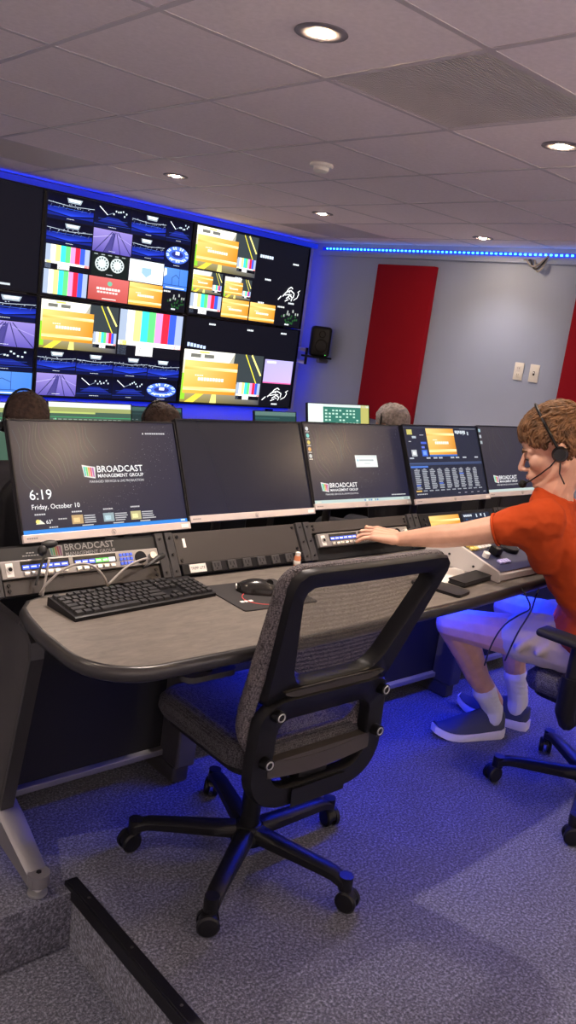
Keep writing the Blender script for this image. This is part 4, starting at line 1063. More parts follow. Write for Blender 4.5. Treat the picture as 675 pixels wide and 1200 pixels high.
# ================================================================ OFFICE CHAIRS
def yb(z):
    """back surface of the chair: distance behind the column for each height"""
    return -.205-.135*max(0, (z-.55))/.42
def make_chair(loc, rz, base_ang, label, arms=False, group='office chairs with mesh backs', dz=0.0):
    t = thing('office_chair', label, 'chair', (loc[0], loc[1], loc[2]), rz, group)
    # five-star base
    b = MB(); b.lathe([(.030, .055), (.048, .060), (.050, .085), (.036, .105), (.030, .110)]).build('base_hub', 'black_plastic', t, smooth=40)
    for k in range(5):
        a = base_ang-rz+2*PI*k/5; ca, sa = math.cos(a), math.sin(a)
        sec = []
        for q in range(9):
            u = q/8; r = .035+.272*u; z = .088-.002*u+(.0 if u < .8 else -.012*((u-.8)/.2)**2); wd = .026-.006*u; h = .021-.006*u
            sec.append([(r*ca-sa*wd*cx, r*sa+ca*wd*cx, z+h*cz) for cx, cz in ((-1, -.7), (-1, .4), (-.6, .9), (.6, .9), (1, .4), (1, -.7), (.6, -1), (-.6, -1))])
        arm = MB().loft(sec); arm.cyl((.306*ca, .306*sa, .056), (.306*ca, .306*sa, .094), .019, n=16)
        arm.build('base_leg', 'black_plastic', t, smooth=45)
        ang = a+2.2+k*1.3; M_ = Matrix.Translation((.318*ca, .318*sa, 0)) @ Matrix.Rotation(ang, 4, 'Z')
        c = MB()
        for s_ in (-1, 1):
            c.loft([[(s_*x, r*math.cos(2*PI*j/22), .029+r*math.sin(2*PI*j/22)) for j in range(22)] for x, r in ((.006, .020), (.008, .028), (.018, .0285), (.022, .024), (.023, .012))])
        c.xf(M_)
        cs = c.build('caster', 'black_plastic', t, smooth=35)
        c = MB(); c.loft([[(x, .024*math.cos(PI*j/10+.25), .032+.026*math.sin(PI*j/10+.25)) for j in range(11)] for x in (-.007, .007)]); c.cyl((0, 0, .045), (0, 0, .066), .008, n=10)
        c.xf(M_); c.build('hood', 'black_satin', cs, smooth=35)
    MB().cyl((0, 0, .105), (0, 0, .26), .027).cyl((0, 0, .26), (0, 0, .37), .016).build('gas_lift', 'black_satin', t, smooth=40)
    MB().box((0, -.02, .375), (.16, .24, .05), bev=.015).box((0, -.16, .37), (.10, .10, .035), bev=.01).build('mechanism', 'black_plastic', t, smooth=40)
    # seat
    loops = []
    for z, q in ((.400, .045), (.405, .012), (.425, .0), (.450, .002), (.465, .018), (.470, .045)):
        loops.append([(x*1.0, y+.01, z-(.018*max(0, (y-.10)/.14)**2)) for x, y in rrect(.455-2*q, .425-2*q, [max(.02, .09-q)]*4, 7)])
    MB().loft(loops).build('seat', 'seat_knit', t, smooth=50)
    MB().prism(rrect(.41, .37, .06, 6, 0, .0), 'z', .388, .402).build('seat_pan', 'black_plastic', t)
    # back: knitted rim, mesh panel, black frame, lower loop
    cz = .705
    def surf(x, z, off): return (x, yb(z)+off+.08*x*x, z)      # slightly cupped
    def outline(w0, w1, z0, z1, r, k=8):
        P_ = rrect(w1, z1-z0, r, k, 0, (z0+z1)/2)
        n = []
        # resample the long sides so the curve of the back is followed
        for i in range(len(P_)):
            a, b_ = P_[i], P_[(i+1) % len(P_)]
            n.append(a); L = math.hypot(b_[0]-a[0], b_[1]-a[1]); m_ = int(L/.05)
            for j in range(1, m_+1): n.append((a[0]+(b_[0]-a[0])*j/(m_+1), a[1]+(b_[1]-a[1])*j/(m_+1)))
        return [(x*(w0+(w1-w0)*(z-z0)/(z1-z0))/w1, z) for x, z in n]
    def band(o1, o2, y1, y2):
        """closed ring between an outer and an inner outline, y offsets front/back"""
        return MB().loft([[surf(x, z, y1) for x, z in o1], [surf(x, z, y2) for x, z in o1], [surf(x, z, y2) for x, z in o2], [surf(x, z, y1) for x, z in o2]], closed=True)
    RR = [.10, .055, .055, .10]
    def scaled(o, q):     # shrink an outline by q metres
        zs_ = [p[1] for p in o]; zc = (min(zs_)+max(zs_))/2; hz = (max(zs_)-min(zs_))/2; hx = max(abs(p[0]) for p in o)
        return [(x*(hx-q)/hx, zc+(z-zc)*(hz-q)/hz) for x, z in o]
    o0 = outline(.44, .535, .425, .955, RR)
    rim = MB().loft([[surf(x, z, y) for x, z in scaled(o0, q)] for q, y in ((.010, .014), (.001, .022), (.0, .034), (.004, .047), (.016, .056), (.034, .053), (.045, .042), (.045, .028), (.030, .013))], closed=True)
    rim.build('back_rim', 'knit', t, smooth=60)
    inn = scaled(o0, .040)
    # mesh panel as a grid
    b = MB(); n_ = 12
    rows_ = []
    zs = [min(p[1] for p in inn)+(max(p[1] for p in inn)-min(p[1] for p in inn))*i/16 for i in range(17)]
    def hw(z):
        w0 = .44+(.535-.44)*(z-.425)/.54; return w0/2-.042-(.03*max(0, (.50-z)/.05)**2 if z < .50 else 0)
    for z in zs: rows_ += [surf(hw(z)*(2*j/n_-1), z, .040) for j in range(n_+1)]
    q_ = n_+1
    b.add(rows_, [(i*q_+j, i*q_+j+1, (i+1)*q_+j+1, (i+1)*q_+j) for i in range(16) for j in range(n_)])
    b.build('back_mesh', 'back_mesh', t, smooth='all')
    fo = outline(.40, .525, .585, .950, [.02, .05, .05, .02]); fi = outline(.27, .435, .640, .905, [.05, .035, .035, .05])
    def resample(o, n=72):
        P_ = o+[o[0]]; L = [0]
        for a, b_ in zip(P_, P_[1:]): L.append(L[-1]+math.hypot(b_[0]-a[0], b_[1]-a[1]))
        out = []
        for k in range(n):
            s_ = L[-1]*k/n; i = max(j for j in range(len(L)-1) if L[j] <= s_+1e-9); u = (s_-L[i])/max(1e-9, L[i+1]-L[i])
            out.append((P_[i][0]+(P_[i+1][0]-P_[i][0])*u, P_[i][1]+(P_[i+1][1]-P_[i][1])*u))
        return out
    def polar(o, n=72):     # by angle about centre, so outer and inner loops match
        zc = (min(p[1] for p in o)+max(p[1] for p in o))/2
        P_ = resample(o, 720); hz = (max(p[1] for p in o)-min(p[1] for p in o))/2; hx = max(abs(p[0]) for p in o)
        P_ = [(math.atan2((p[1]-zc)/hz, p[0]/hx), p) for p in P_]; out = []
        for k in range(n):
            a = -PI+2*PI*(k+.5)/n; out.append(min(P_, key=lambda q: abs((q[0]-a+PI) % (2*PI)-PI))[1])
        return out
    def ringpart(o, i, y1, y2, name, m_='black_plastic'):
        A, B = polar(o), polar(i)
        A2 = [((x*.985), (sum(p[1] for p in A)/len(A))+(z-sum(p[1] for p in A)/len(A))*.975) for x, z in A]
        B2 = [((x*1.03), (sum(p[1] for p in B)/len(B))+(z-sum(p[1] for p in B)/len(B))*1.04) for x, z in B]
        L = [[surf(x, z, y1) for x, z in A], [surf(x, z, y2+.008) for x, z in A], [surf(x, z, y2) for x, z in A2], [surf(x, z, y2) for x, z in B2], [surf(x, z, y2+.008) for x, z in B], [surf(x, z, y1) for x, z in B]]
        return MB().loft(L, closed=True).build(name, m_, t, smooth=50)
    ringpart(fo, fi, .040, -.006, 'back_frame')
    lo_ = outline(.45, .415, .312, .610, [.11, .06, .06, .11]); li = outline(.315, .30, .365, .545, [.06, .035, .035, .06])
    ringpart(lo_, li, .010, -.022, 'back_support')
    # lumbar crescent and cross band
    MB().loft([[surf(.165*math.sin(PI*(u-.5)), .617+s_*.016*math.cos(PI*(u-.5))+.012*abs(2*u-1)**2, y) for u in [k/16 for k in range(17)] ] for s_, y in ((1, .02), (1, -.012), (-1, -.016), (-1, .02))], closed=True, cap=False).build('lumbar_pad', 'panel_grey', t, smooth=50)
    MB().loft([[surf(.17*(2*u-1), .425+s_*.020-.012*math.cos(PI*(u-.5)), y-.012) for u in [k/16 for k in range(17)]] for s_, y in ((1, .02), (1, -.010), (-1, -.012), (-1, .02))], closed=True, cap=False).build('cross_band', 'panel_grey', t, smooth=50)
    for x, z in ((-.175, .570), (.175, .570), (-.185, .450), (.185, .450)):
        p = V(surf(x, z, -.010)); k = MB().cyl(p, p+V((0, -.034, .004)), .016, .0145).build('knob', 'black_satin', t, smooth=40)
        q = p+V((0, -.034, .004)); MB().tube([q+V((.0095*math.cos(2*PI*i/18), -.001, .0095*math.sin(2*PI*i/18))) for i in range(18)], .0018, 6, closed=True).build('knob_ring', 'nickel', k, smooth='all')
    # spine from the mechanism to the lower loop
    MB().loft([[(sx*w_, y, z+sz*h_) for sx, sz in ((-1, -1), (-1, 1), (1, 1), (1, -1))] for y, z, w_, h_ in ((-.10, .365, .05, .018), (-.17, .345, .05, .018), (-.215, .335, .07, .022), (-.235, .335, .09, .024))]).build('spine', 'black_plastic', t)
    if arms:
        for s_ in (-1, 1):
            MB().tube([(s_*.16, .02, .375), (s_*.25, .02, .365), (s_*.275, .02, .40), (s_*.280, .02, .52)], [.028, .030, .032, .030], 10).cyl((s_*.280, .02, .50), (s_*.280, .02, .62), .020).build('arm_post', 'black_plastic', t, smooth=40)
            MB().box((s_*.280, .03, .630), (.075, .24, .026), bev=.012, seg=3).build('arm_pad', 'rubber', t, smooth=40)
    if dz:
        for ch in t.children:
            if not ch.name.startswith(('base', 'caster', 'gas')): ch.location.z += dz
    return t
make_chair((1.415, 1.497, 0), math.radians(-1), math.radians(142.6), 'empty grey mesh office chair with black frame pushed to the console')
make_chair((2.63, 1.14, 0), math.radians(4), math.radians(129), 'black office chair with armrest under the person in orange', arms=True, dz=-.018)

# black nosing strip along the platform edge
t = thing('stair_nosing', 'black metal nosing strip screwed along the carpeted platform edge', 'stair nosing', (.972, 1.2, 0))
MB().b2((.957, .2, 0), (.985, 1.648, .012), bev=.002).build('strip', 'black_satin', t, world=True)
MB().b2((.951, .2, -.022), (.9565, 1.648, .012), bev=.001).build('lip', 'black_satin', t, world=True)
for k in range(7):
    y = 1.56-.20*k; MB().cyl((.972, y, .011), (.972, y, .0128), .004, n=12).build('screw', 'console_grey', t, world=True)

# ================================================================ FRONT ROW
t = thing('front_desk', 'long dark front row desk below the video wall', 'desk', (3.0, 4.25, FRONT))
MB().b2((1.2, 3.95, .405), (5.0, 4.75, .44), bev=.008).build('top', 'laminate', t, world=True)
for x in (1.3, 2.5, 3.7, 4.9): MB().b2((x-.03, 4.1, FRONT), (x+.03, 4.7, .405)).build('leg', 'console_grey', t, world=True)
MB().b2((1.25, 4.68, FRONT+.05), (4.95, 4.70, .40)).build('modesty_panel', 'black_matte', t, world=True)
def sheet(bg, hi):
    def f(c):
        c.rect(0, 0, 1, 1, bg); c.up(); c.rect(0, .0, 1, .08, hi); c.rect(0, .12, .6, .15, tuple(min(1, k*1.6) for k in bg))
        for y in range(16):
            for x in range(10):
                if random.random() > .4: c.rect(.03+.096*x, .2+.047*y, .03+.096*x+.06*random.random()+.01, .215+.047*y, tuple(min(1, k*2.6+.08) for k in bg))
    return f
G = 'displays on the front row desk'
def fm(x, y, z, yaw_, W_, H_, draw, label, tilt=12): return monitor((x, y, z-H_*math.cos(math.radians(tilt))), yaw_, draw, label, G, tilt, 'front_monitor', W_, H_, .010, foot=.44)
def graph(c):
    c.rect(0, 0, 1, 1, (.05, .10, .07)); c.up(); c.rect(0, 0, 1, .09, (.70, .75, .72)); c.rect(0, .09, 1, .17, (.30, .34, .12)); c.rect(0, .17, .55, .20, (.45, .55, .15)); c.rect(0, .26, 1, .275, (.04, .3, .12))
    for i in range(14): c.rect(.05+.06*i, .30, .09+.06*i, .34, (.25, .35, .30))
    c.disc(.08, .31, .012, .02, (.2, .7, .4), 8)
def pale(c):
    c.rect(0, 0, 1, 1, (.03, .16, .12)); c.up(); c.rect(0, 0, .24, 1, (.75, .86, .80)); c.rect(0, 0, 1, .05, (.62, .70, .68)); c.rect(.86, .0, 1, 1, (.45, .42, .12)); c.up()
    for y in range(14):
        for x in range(10):
            if random.random() > .3: c.rect(.27+.057*x, .10+.06*y, .27+.057*x+.035, .13+.06*y, (.45, .70, .58))
fm(1.66, 4.12, .872, 0, .52, .31, graph, 'front row display at the far left end, behind the dark-haired person')
fm(2.325, 4.10, .890, 0, .515, .31, graph, 'front row display with an olive header between two dark-haired people')
fm(2.750, 4.14, .876, 0, .42, .30, sheet((.012, .03, .03), (.05, .10, .09)), 'front row display mostly hidden behind the second dark-haired person')
fm(3.705, 4.12, .882, 0, .37, .34, sheet((.015, .05, .05), (.10, .18, .16)), 'small front row display seen through the gap of the console displays')
fm(4.29, 4.10, .955, 3, .66, .39, pale, 'bright white and green front row display beside the grey-haired person')
t = thing('side_cabinet', 'low grey cabinet along the wall under the wall plates', 'cabinet', (4.9, 3.6, FRONT))
MB().b2((4.72, 3.02, FRONT), (5.148, 3.86, .845)).build('body', 'console_grey', t, world=True)
MB().b2((4.70, 3.00, .845), (5.148, 3.88, .870), bev=.004).build('top', 'chin_silver', t, world=True)
for y in (3.03, 3.45): 
    d_ = MB().b2((4.705, y, FRONT+.06), (4.719, y+.40, .83), bev=.003).build('door', 'console_grey', t, world=True)
    MB().b2((4.695, y+.19, .74), (4.705, y+.22, .80)).build('handle', 'nickel', d_, world=True)

# ================================================================ PEOPLE
def caps(b, p0, p1, ra, rb, n=12):
    """closed tapered capsule"""
    p0, p1 = V(p0), V(p1); d = p1-p0; L = d.length
    if L < 1e-6: b.ell(p0, ra); return
    q = d.to_track_quat('Z', 'Y').to_matrix(); loops = []
    for k in range(1, 6):
        a = PI/2*(k/5); loops.append((-ra*math.cos(a), ra*math.sin(a)))
    prof = [(-ra*math.cos(PI/2*k/5), ra*math.sin(PI/2*k/5)) for k in range(1, 6)] + [(L+rb*math.sin(PI/2*k/5), rb*math.cos(PI/2*k/5)) for k in range(0, 5)]
    b.loft([[p0+q @ V((r*math.cos(2*PI*j/n), r*math.sin(2*PI*j/n), z)) for j in range(n)] for z, r in prof])
def chain(b, pts):
    for (p, r), (q, s_) in zip(pts, pts[1:]): caps(b, p, q, r, s_)
def fuse(b, name, material, parent, voxel=.005, smooth=4, disp=None):
    me = b.mesh(name)
    o = bpy.data.objects.new('tmp', me); COL.objects.link(o)
    md = o.modifiers.new('r', 'REMESH'); md.mode = 'VOXEL'; md.voxel_size = voxel; md.use_smooth_shade = True
    if smooth:
        sm = o.modifiers.new('s', 'SMOOTH'); sm.factor = .5; sm.iterations = smooth
    if disp:
        for sc_, st in disp:
            tx = bpy.data.textures.new('d', 'CLOUDS'); tx.noise_scale = sc_
            dm = o.modifiers.new('d', 'DISPLACE'); dm.texture = tx; dm.strength = st; dm.mid_level = .5; dm.texture_coords = 'LOCAL'
    dg = bpy.context.evaluated_depsgraph_get(); dg.update()
    m2_ = bpy.data.meshes.new_from_object(o.evaluated_get(dg)); m2_.name = name
    bpy.data.objects.remove(o)
    return link(name, m2_, material, parent, 'all', True)

def frame_of(f, upv=(0, 0, 1)):
    f = V(f).normalized(); l = V(upv).cross(f).normalized(); u_ = f.cross(l); return f, l, u_
def head_parts(b, C, F_, L_, U_, s=1.0, neck=None):
    P = lambda f, l, u_: C+s*(F_*f+L_*l+U_*u_)
    R = Matrix((F_, L_, U_)).transposed()
    E_ = lambda f, l, u_, r: b.ell(P(f, l, u_), [q*s for q in r], R, 20, 14)
    E_(-.004, 0, .042, (.100, .077, .088)); E_(-.030, 0, .020, (.072, .070, .075)); E_(.040, 0, -.018, (.052, .060, .078)); E_(.055, 0, .045, (.044, .060, .050))
    for s_ in (-1, 1):
        caps(b, P(-.005, .056*s_, -.045), P(.066, .022*s_, -.094), .018*s, .016*s)
        E_(.066, .040*s_, -.018, (.024, .020, .024)); caps(b, P(.0905, .020*s_, .0055), P(.0835, .044*s_, .004), .0075*s, .0065*s); caps(b, P(.090, .012*s_, .018), P(.078, .046*s_, .018), .009*s, .009*s)
        E_(-.008, .079*s_, -.008, (.017, .007, .030)); E_(-.016, .083*s_, .004, (.010, .006, .022)); E_(.106, .012*s_, -.036, (.010, .007, .006))
        caps(b, P(.093, .020*s_, -.060), P(.103, .004*s_, -.058), .0065*s, .007*s)
    E_(.080, 0, -.092, (.018, .022, .014)); E_(.078, 0, -.060, (.026, .030, .030))
    caps(b, P(.094, 0, .012), P(.118, 0, -.026), .0075*s, .0095*s); E_(.117, 0, -.032, (.011, .011, .008)); caps(b, P(.095, .016, -.069), P(.095, -.016, -.069), .0075*s, .0075*s)
    caps(b, P(-.026, 0, -.040), neck if neck is not None else P(-.046, 0, -.115), .054*s, .056*s)
    return P, R

def hair(P, R, s, mname, parent, front=.060, side=.018, nape=-.060, puff=.012, n=520, seed=1, tuft=0, ln=.018, blob=.013):
    rnd = random.Random(seed); b = MB(); tips = []
    k = 0; golden = PI*(3-math.sqrt(5)); N = n*2
    for i in range(N):
        y = 1-2*(i+.5)/N; r = math.sqrt(1-y*y); th = golden*i
        f, l, u_ = r*math.cos(th), r*math.sin(th), y
        p = (-.006+.100*f, .078*l, .040+.090*u_)
        ok = p[2] > (front+.010 if p[0] > .062 else side+.030*max(0, p[0]/.06) if p[0] > .005 else (side if p[0] > -.028 else nape))
        if abs(p[1]) > .066 and -.028 < p[0] < .02 and p[2] < .035: ok = False
        if not ok: continue
        out = (f, l, u_)
        top = min(1, max(0, (p[2]-.02)/.08)); top = max(top, min(1, max(0, (p[0]-.03)/.05)))
        pf = puff*(.15+.85*top); bl = blob*(.62+.38*top)
        b.ell(P(p[0]+pf*.5*f-.002, p[1]+pf*.5*l, p[2]+pf*.5*u_), [s*bl*rnd.uniform(.8, 1.25)]*3, None, 8, 6)
        tips.append((p, out))
    h = fuse(b, 'hair', mname, parent, .0045, 6)
    if tuft:
        b = MB()
        for j in range(tuft):
            p, o_ = rnd.choice(tips); g = rnd.uniform(.7, 1.3); ov = V(o_)
            top = min(1, max(0, (p[2]-.045)/.06))
            dv = V((.95, .35*rnd.uniform(-1, 1)+.25*(1 if p[1] > 0 else -1), .15))*top+V((.25 if p[0] > -.03 else -.15, 0, -.95))*(1-top)
            dv += V((rnd.uniform(-.3, .3), rnd.uniform(-.3, .3), rnd.uniform(-.15, .25)))
            dv = (dv-ov*dv.dot(ov)).normalized(); sdv = ov.cross(dv)
            st_ = V(p)+ov*(puff*.5*(.2+.8*top)+blob*.45); ph = rnd.uniform(0, 6); g *= .55+.45*top; pts = []
            for q in range(6):
                u_ = q/5; w_ = st_+dv*ln*g*u_+ov*(.007*math.sin(PI*u_*.85)*g*(.4+.6*top)-.006*u_*u_)+sdv*(.0035*math.sin(ph+4.5*u_)); pts.append(P(*w_))
            b.tube(pts, [s*q for q in (.0030, .0042, .0044, .0038, .0026, .0007)], 6)
        b.build('hair_locks', mname, parent, smooth='all', world=True)['kind'] = 'stuff'
    return h

def headset(name, P, R, s, label, boom=True, cable=None):
    t = thing(name, label, 'headset', P(0, 0, 0))
    pts = [P(-.004+.035*math.sin(a), .101*math.cos(a), .005+.145*math.sin(a)) for a in [PI*k/24 for k in range(25)]]
    MB().tube(pts, .0045*s, 8).build('headband', 'black_satin', t, smooth='all', world=True)
    for s_ in (-1, 1):
        ax = (R @ V((0, s_, 0)))
        MB().cyl(P(-.004, s_*.080, -.006), P(-.004, s_*.100, -.006), .021*s, .024*s, 24).build('ear_cushion', 'rubber', t, smooth=40, world=True)
        MB().cyl(P(-.004, s_*.100, -.006), P(-.004, s_*.114, -.006), .0235*s, .018*s, 24).build('ear_cup', 'black_satin', t, smooth=40, world=True)
    if boom:
        MB().tube([P(.000, .106, -.010), P(.030, .100, -.034), P(.065, .085, -.052), P(.100, .058, -.068), P(.120, .035, -.074)], .0022*s, 8).build('mic_boom', 'black_satin', t, smooth='all', world=True)
        MB().ell(P(.124, .028, -.075), .0125*s).build('mic_foam', 'rubber', t, smooth='all', world=True)
    if cable: MB().tube(cable, .0024, 6).build('cord', 'cable_black', t, smooth='all', world=True)
    return t

# ---- the person in the orange shirt
PER = thing('person', 'seated person in orange t-shirt and pale shorts reaching to the console', 'person', (2.63, 1.25, 0))
HC = V((2.428, 1.384, 1.166))
hf = V((-.52, .855, 0)).normalized(); hp = math.radians(-24)
F_ = hf*math.cos(hp)+V((0, 0, math.sin(hp))); L_ = V((0, 0, 1)).cross(hf).normalized(); U_ = F_.cross(L_)
SL, SR = V((2.285, 1.305, .956)), V((2.590, 1.450, .965))
NB = V((2.435, 1.375, 1.030)); PEL = V((2.600, 1.215, .545))
EL, WR = V((2.190, 1.530, .860)), V((2.141, 1.723, .797))
LH, RH = V((2.520, 1.185, .548)), V((2.690, 1.230, .548))
LK, RK = V((2.400, 1.640, .490)), V((2.780, 1.660, .495))
LA, RA = V((2.710, 1.600, .115)), V((2.885, 1.600, .115))
b = MB()
P, R = head_parts(b, HC, F_, L_, U_, 1.04, NB+V((.004, -.004, .015)))
chain(b, [(NB+V((.004, -.004, .015)), .056), (NB+V((.012, -.012, -.05)), .058)])
torso = [(NB+V((.010, -.012, -.10)), .060), ((NB+PEL)/2+V((-.004, .008, 0)), .064), (PEL+V((.0, .010, .06)), .070)]
chain(b, torso)
caps(b, SL, SR, .044, .044); caps(b, SL+V((.08, .020, -.06)), SR+V((-.06, -.02, -.06)), .060, .060)
chain(b, [(SL, .046), (SL.lerp(EL, .5), .046), (EL, .038), (EL.lerp(WR, .28), .039), (EL.lerp(WR, .7), .030), (WR, .0245)])
ER = V((2.790, 1.425, .790)); WR2 = V((2.765, 1.640, .758)); 
chain(b, [(SR, .052), (ER, .040), (WR2, .028)])
for Hp, Kn, An in ((LH, LK, LA), (RH, RK, RA)):
    chain(b, [(Hp, .085), (Hp.lerp(Kn, .5), .074), (Kn, .056)])
    back = (V((An.x-Kn.x, An.y-Kn.y-.03, 0))).normalized()
    chain(b, [(Kn, .055), (Kn.lerp(An, .30)+back*.012, .055), (Kn.lerp(An, .62), .043), (An+V((0, 0, .03)), .034), (An+V((0, 0, -.02)), .036)])
caps(b, LH+V((-.01, .02, 0)), RH+V((-.01, .02, 0)), .075, .075)
# hands: palm and five fingers each
def hand(b, W_, fdir, up, side, curl=.35, thumb=1, L=.086, spread=.34, face=None):
    """face = (point, normal) of a surface that the fingertips press on: joints stop there instead of passing through"""
    def stop(p, r):
        if face is None: return p
        d_ = (p-face[0]).dot(face[1]); return p if d_ >= r else p+face[1]*(r-.0035-d_)
    f = fdir.normalized(); s_ = side.normalized(); n = up.normalized()
    pc = W_+f*.050
    for k in range(4): caps(b, W_+f*.018+s_*(.018-.012*k), W_+f*L+s_*(.033-.022*k), .017, .0125, 10)
    lens = (.070, .080, .074, .058)
    tips_ = []
    for k in range(4):
        base = W_+f*L+s_*(.033-.022*k); a = spread*(1.5-k)*.5; d = (f*math.cos(a)+s_*math.sin(a)).normalized(); p = base; ang = 0
        for q, (fr, c) in enumerate(((.45, .6), (.30, 1.1), (.25, .9))):
            ang += curl*c; dd = (d*math.cos(ang)-n*math.sin(ang)); r_ = (.0086, .0078, .0072, .0064)
            p2 = stop(p+dd*lens[k]*fr, r_[q+1]); caps(b, p, p2, r_[q], r_[q+1], 10); p = p2
        tips_.append(p)
    t0 = W_+f*.022+s_*.026*thumb; t1 = t0+(f*.55+s_*.75*thumb-n*.25).normalized()*.036; t2 = t1+(f*.9+s_*.25*thumb-n*.35).normalized()*.030; t3 = t2+(f*.95-n*.35).normalized()*.024
    t1, t2, t3 = stop(t1, .0115), stop(t2, .0095), stop(t3, .0075)
    caps(b, t0, t1, .0165, .0115, 10); caps(b, t1, t2, .0115, .0095, 10); caps(b, t2, t3, .0095, .0075, 10)
    return tips_
fd = (V((2.078, 1.818, .802))-WR).normalized()
upn = V((-.15, -.25, 1)); upn = (upn-fd*upn.dot(fd)).normalized()
sd = fd.cross(upn).normalized()      # towards the person's right = thumb side of the left hand
pn = V((0, -math.cos(RT), math.sin(RT)))
hand(b, WR, fd, upn, sd, curl=.30, face=(V((1.875, 1.812+math.sin(RT)*.040, DZ+.001+math.cos(RT)*.040))+pn*.0146, pn))
fd2 = V((-.10, .98, -.04)).normalized(); up2 = V((0, .04, 1)); up2 = (up2-fd2*up2.dot(fd2)).normalized()
hand(b, WR2, fd2, up2, -fd2.cross(up2), curl=.10, face=(V((0, 0, DZ)), V((0, 0, 1))))
for An, df in ((LA, V((-.9, .43, 0))), (RA, V((-.25, .97, 0)))):
    df.normalize(); chain(b, [(An+V((0, 0, -.03)), .034), (An+df*.07+V((0, 0, -.065)), .026), (An+df*.14+V((0, 0, -.078)), .016)])
body = fuse(b, 'body', 'skin', PER, .0036, 3)
# eyes, brows and lips
for s_ in (-1, 1):
    e = MB().ell(P(.0835, .031*s_, -.002), .0105, R).build('eye', 'eye_white', PER, smooth='all', world=True)
    MB().ell(P(.0918, .030*s_, -.005), (.0036, .0052, .0044), R).build('iris', 'eye_dark', e, smooth='all', world=True)
    MB().tube([P(.0955, .018*s_, -.0055), P(.0975, .030*s_, -.003), P(.090, .043*s_, -.006)], .0022, 6).build('eyelash', 'eye_dark', PER, smooth='all', world=True)
    MB().tube([P(.1010, .012*s_, .0175), P(.0985, .030*s_, .024), P(.086, .048*s_, .020)], [.003, .0042, .002], 6).build('eyebrow', 'hair_brown', PER, smooth='all', world=True)
MB().tube([P(.092, .022, -.0645), P(.1045, .008, -.0635), P(.106, 0, -.063), P(.1045, -.008, -.0635), P(.092, -.022, -.0645)], [.003, .005, .0055, .005, .003], 8).build('lips', 'lip', PER, smooth='all', world=True)
hair(P, R, 1.04, 'hair_brown', PER, front=.058, side=.016, nape=-.050, puff=.008, n=640, seed=3, tuft=1500, ln=.040, blob=.010)
# t-shirt with sleeves
b = MB()
ax = (SR-SL).normalized(); fwd = V((-.47, .88, 0))
def torso_rings(b, grow):
    mid = (SL+SR)/2
    sp_ = [(PEL+V((.006, -.016, -.022)), .206, .168), (PEL+V((.006, -.016, .02)), .204, .168), (PEL+V((.008, -.018, .075)), .180, .154), (PEL.lerp(mid, .35)+V((.004, -.015, 0)), .152, .128), (PEL.lerp(mid, .62)+V((.004, -.015, 0)), .160, .124),
           (PEL.lerp(mid, .84)+V((.014, -.022, 0)), .172, .112), (mid+V((.016, -.018, .005)), .168, .088), (mid+V((.010, -.008, .045)), .115, .074), (NB+V((.012, -.010, .000)), .072, .066)]
    loops = []
    for c_, hw_, hd_ in sp_:
        a_ = V((ax.x, ax.y, 0)).normalized(); f_ = V((-a_.y, a_.x, 0)); f_ = (f_+V((0, 0, .30))).normalized()
        loops.append([c_+a_*(math.copysign(abs(math.cos(t_))**.8, math.cos(t_))*(hw_+grow))+f_*(math.copysign(abs(math.sin(t_))**.9, math.sin(t_))*(hd_+grow)) for t_ in [2*PI*j/28 for j in range(28)]])
    b.loft(loops)
torso_rings(b, 0)
chain(b, [(SL+ax*.03+V((0, 0, -.01)), .058), (SR-ax*.03+V((0, 0, -.01)), .058)])
caps(b, SL+ax*.02+V((0, -.01, -.05)), SL+ax*.06+V((.02, -.02, -.12)), .060, .060)
chain(b, [(SL+V((0, 0, .004)), .072), (SL.lerp(EL, .22), .064), (SL.lerp(EL, .40), .060)])
chain(b, [(SL+ax*.06+V((.01, -.01, -.06)), .075), (SL.lerp(EL, .2)+V((0, 0, -.01)), .06)])
chain(b, [(SR, .066), (SR.lerp(ER, .6), .062)])
shirt = fuse(b, 't_shirt', 'shirt', PER, .0055, 14, disp=[(.07, .014), (.03, .005)])
shirt['label'] = 'orange crew neck t-shirt'
sdir = (EL-SL).normalized(); e0 = SL.lerp(EL, .40)+sdir*.052
q = sdir.to_track_quat('Z', 'Y').to_matrix()
MB().tube([e0+q @ V((.049*math.cos(2*PI*i/28), .049*math.sin(2*PI*i/28), -.014)) for i in range(28)], .0045, 6, closed=True).build('sleeve_hem', 'shirt', PER, smooth='all', world=True)
# shorts
b = MB()
caps(b, LH+V((0, .01, .0)), RH+V((-.01, .015, .0)), .090, .090)
for Hp, Kn in ((LH, LK), (RH, RK)):
    chain(b, [(Hp, .098), (Hp.lerp(Kn, .35), .087), (Hp.lerp(Kn, .46), .086)])
    for k in range(2): chain(b, [(Hp.lerp(Kn, .2+.14*k)+V((-.05, -.05, .07)), .010), (Hp.lerp(Kn, .28+.14*k)+V((-.09, -.02, -.02)), .014)])
sh = fuse(b, 'shorts', 'shorts', PER, .0055, 4, disp=[(.07, .014)]); sh['label'] = 'pale khaki shorts'
d_ = (LK-LH).normalized(); q = d_.to_track_quat('Z', 'Y').to_matrix()
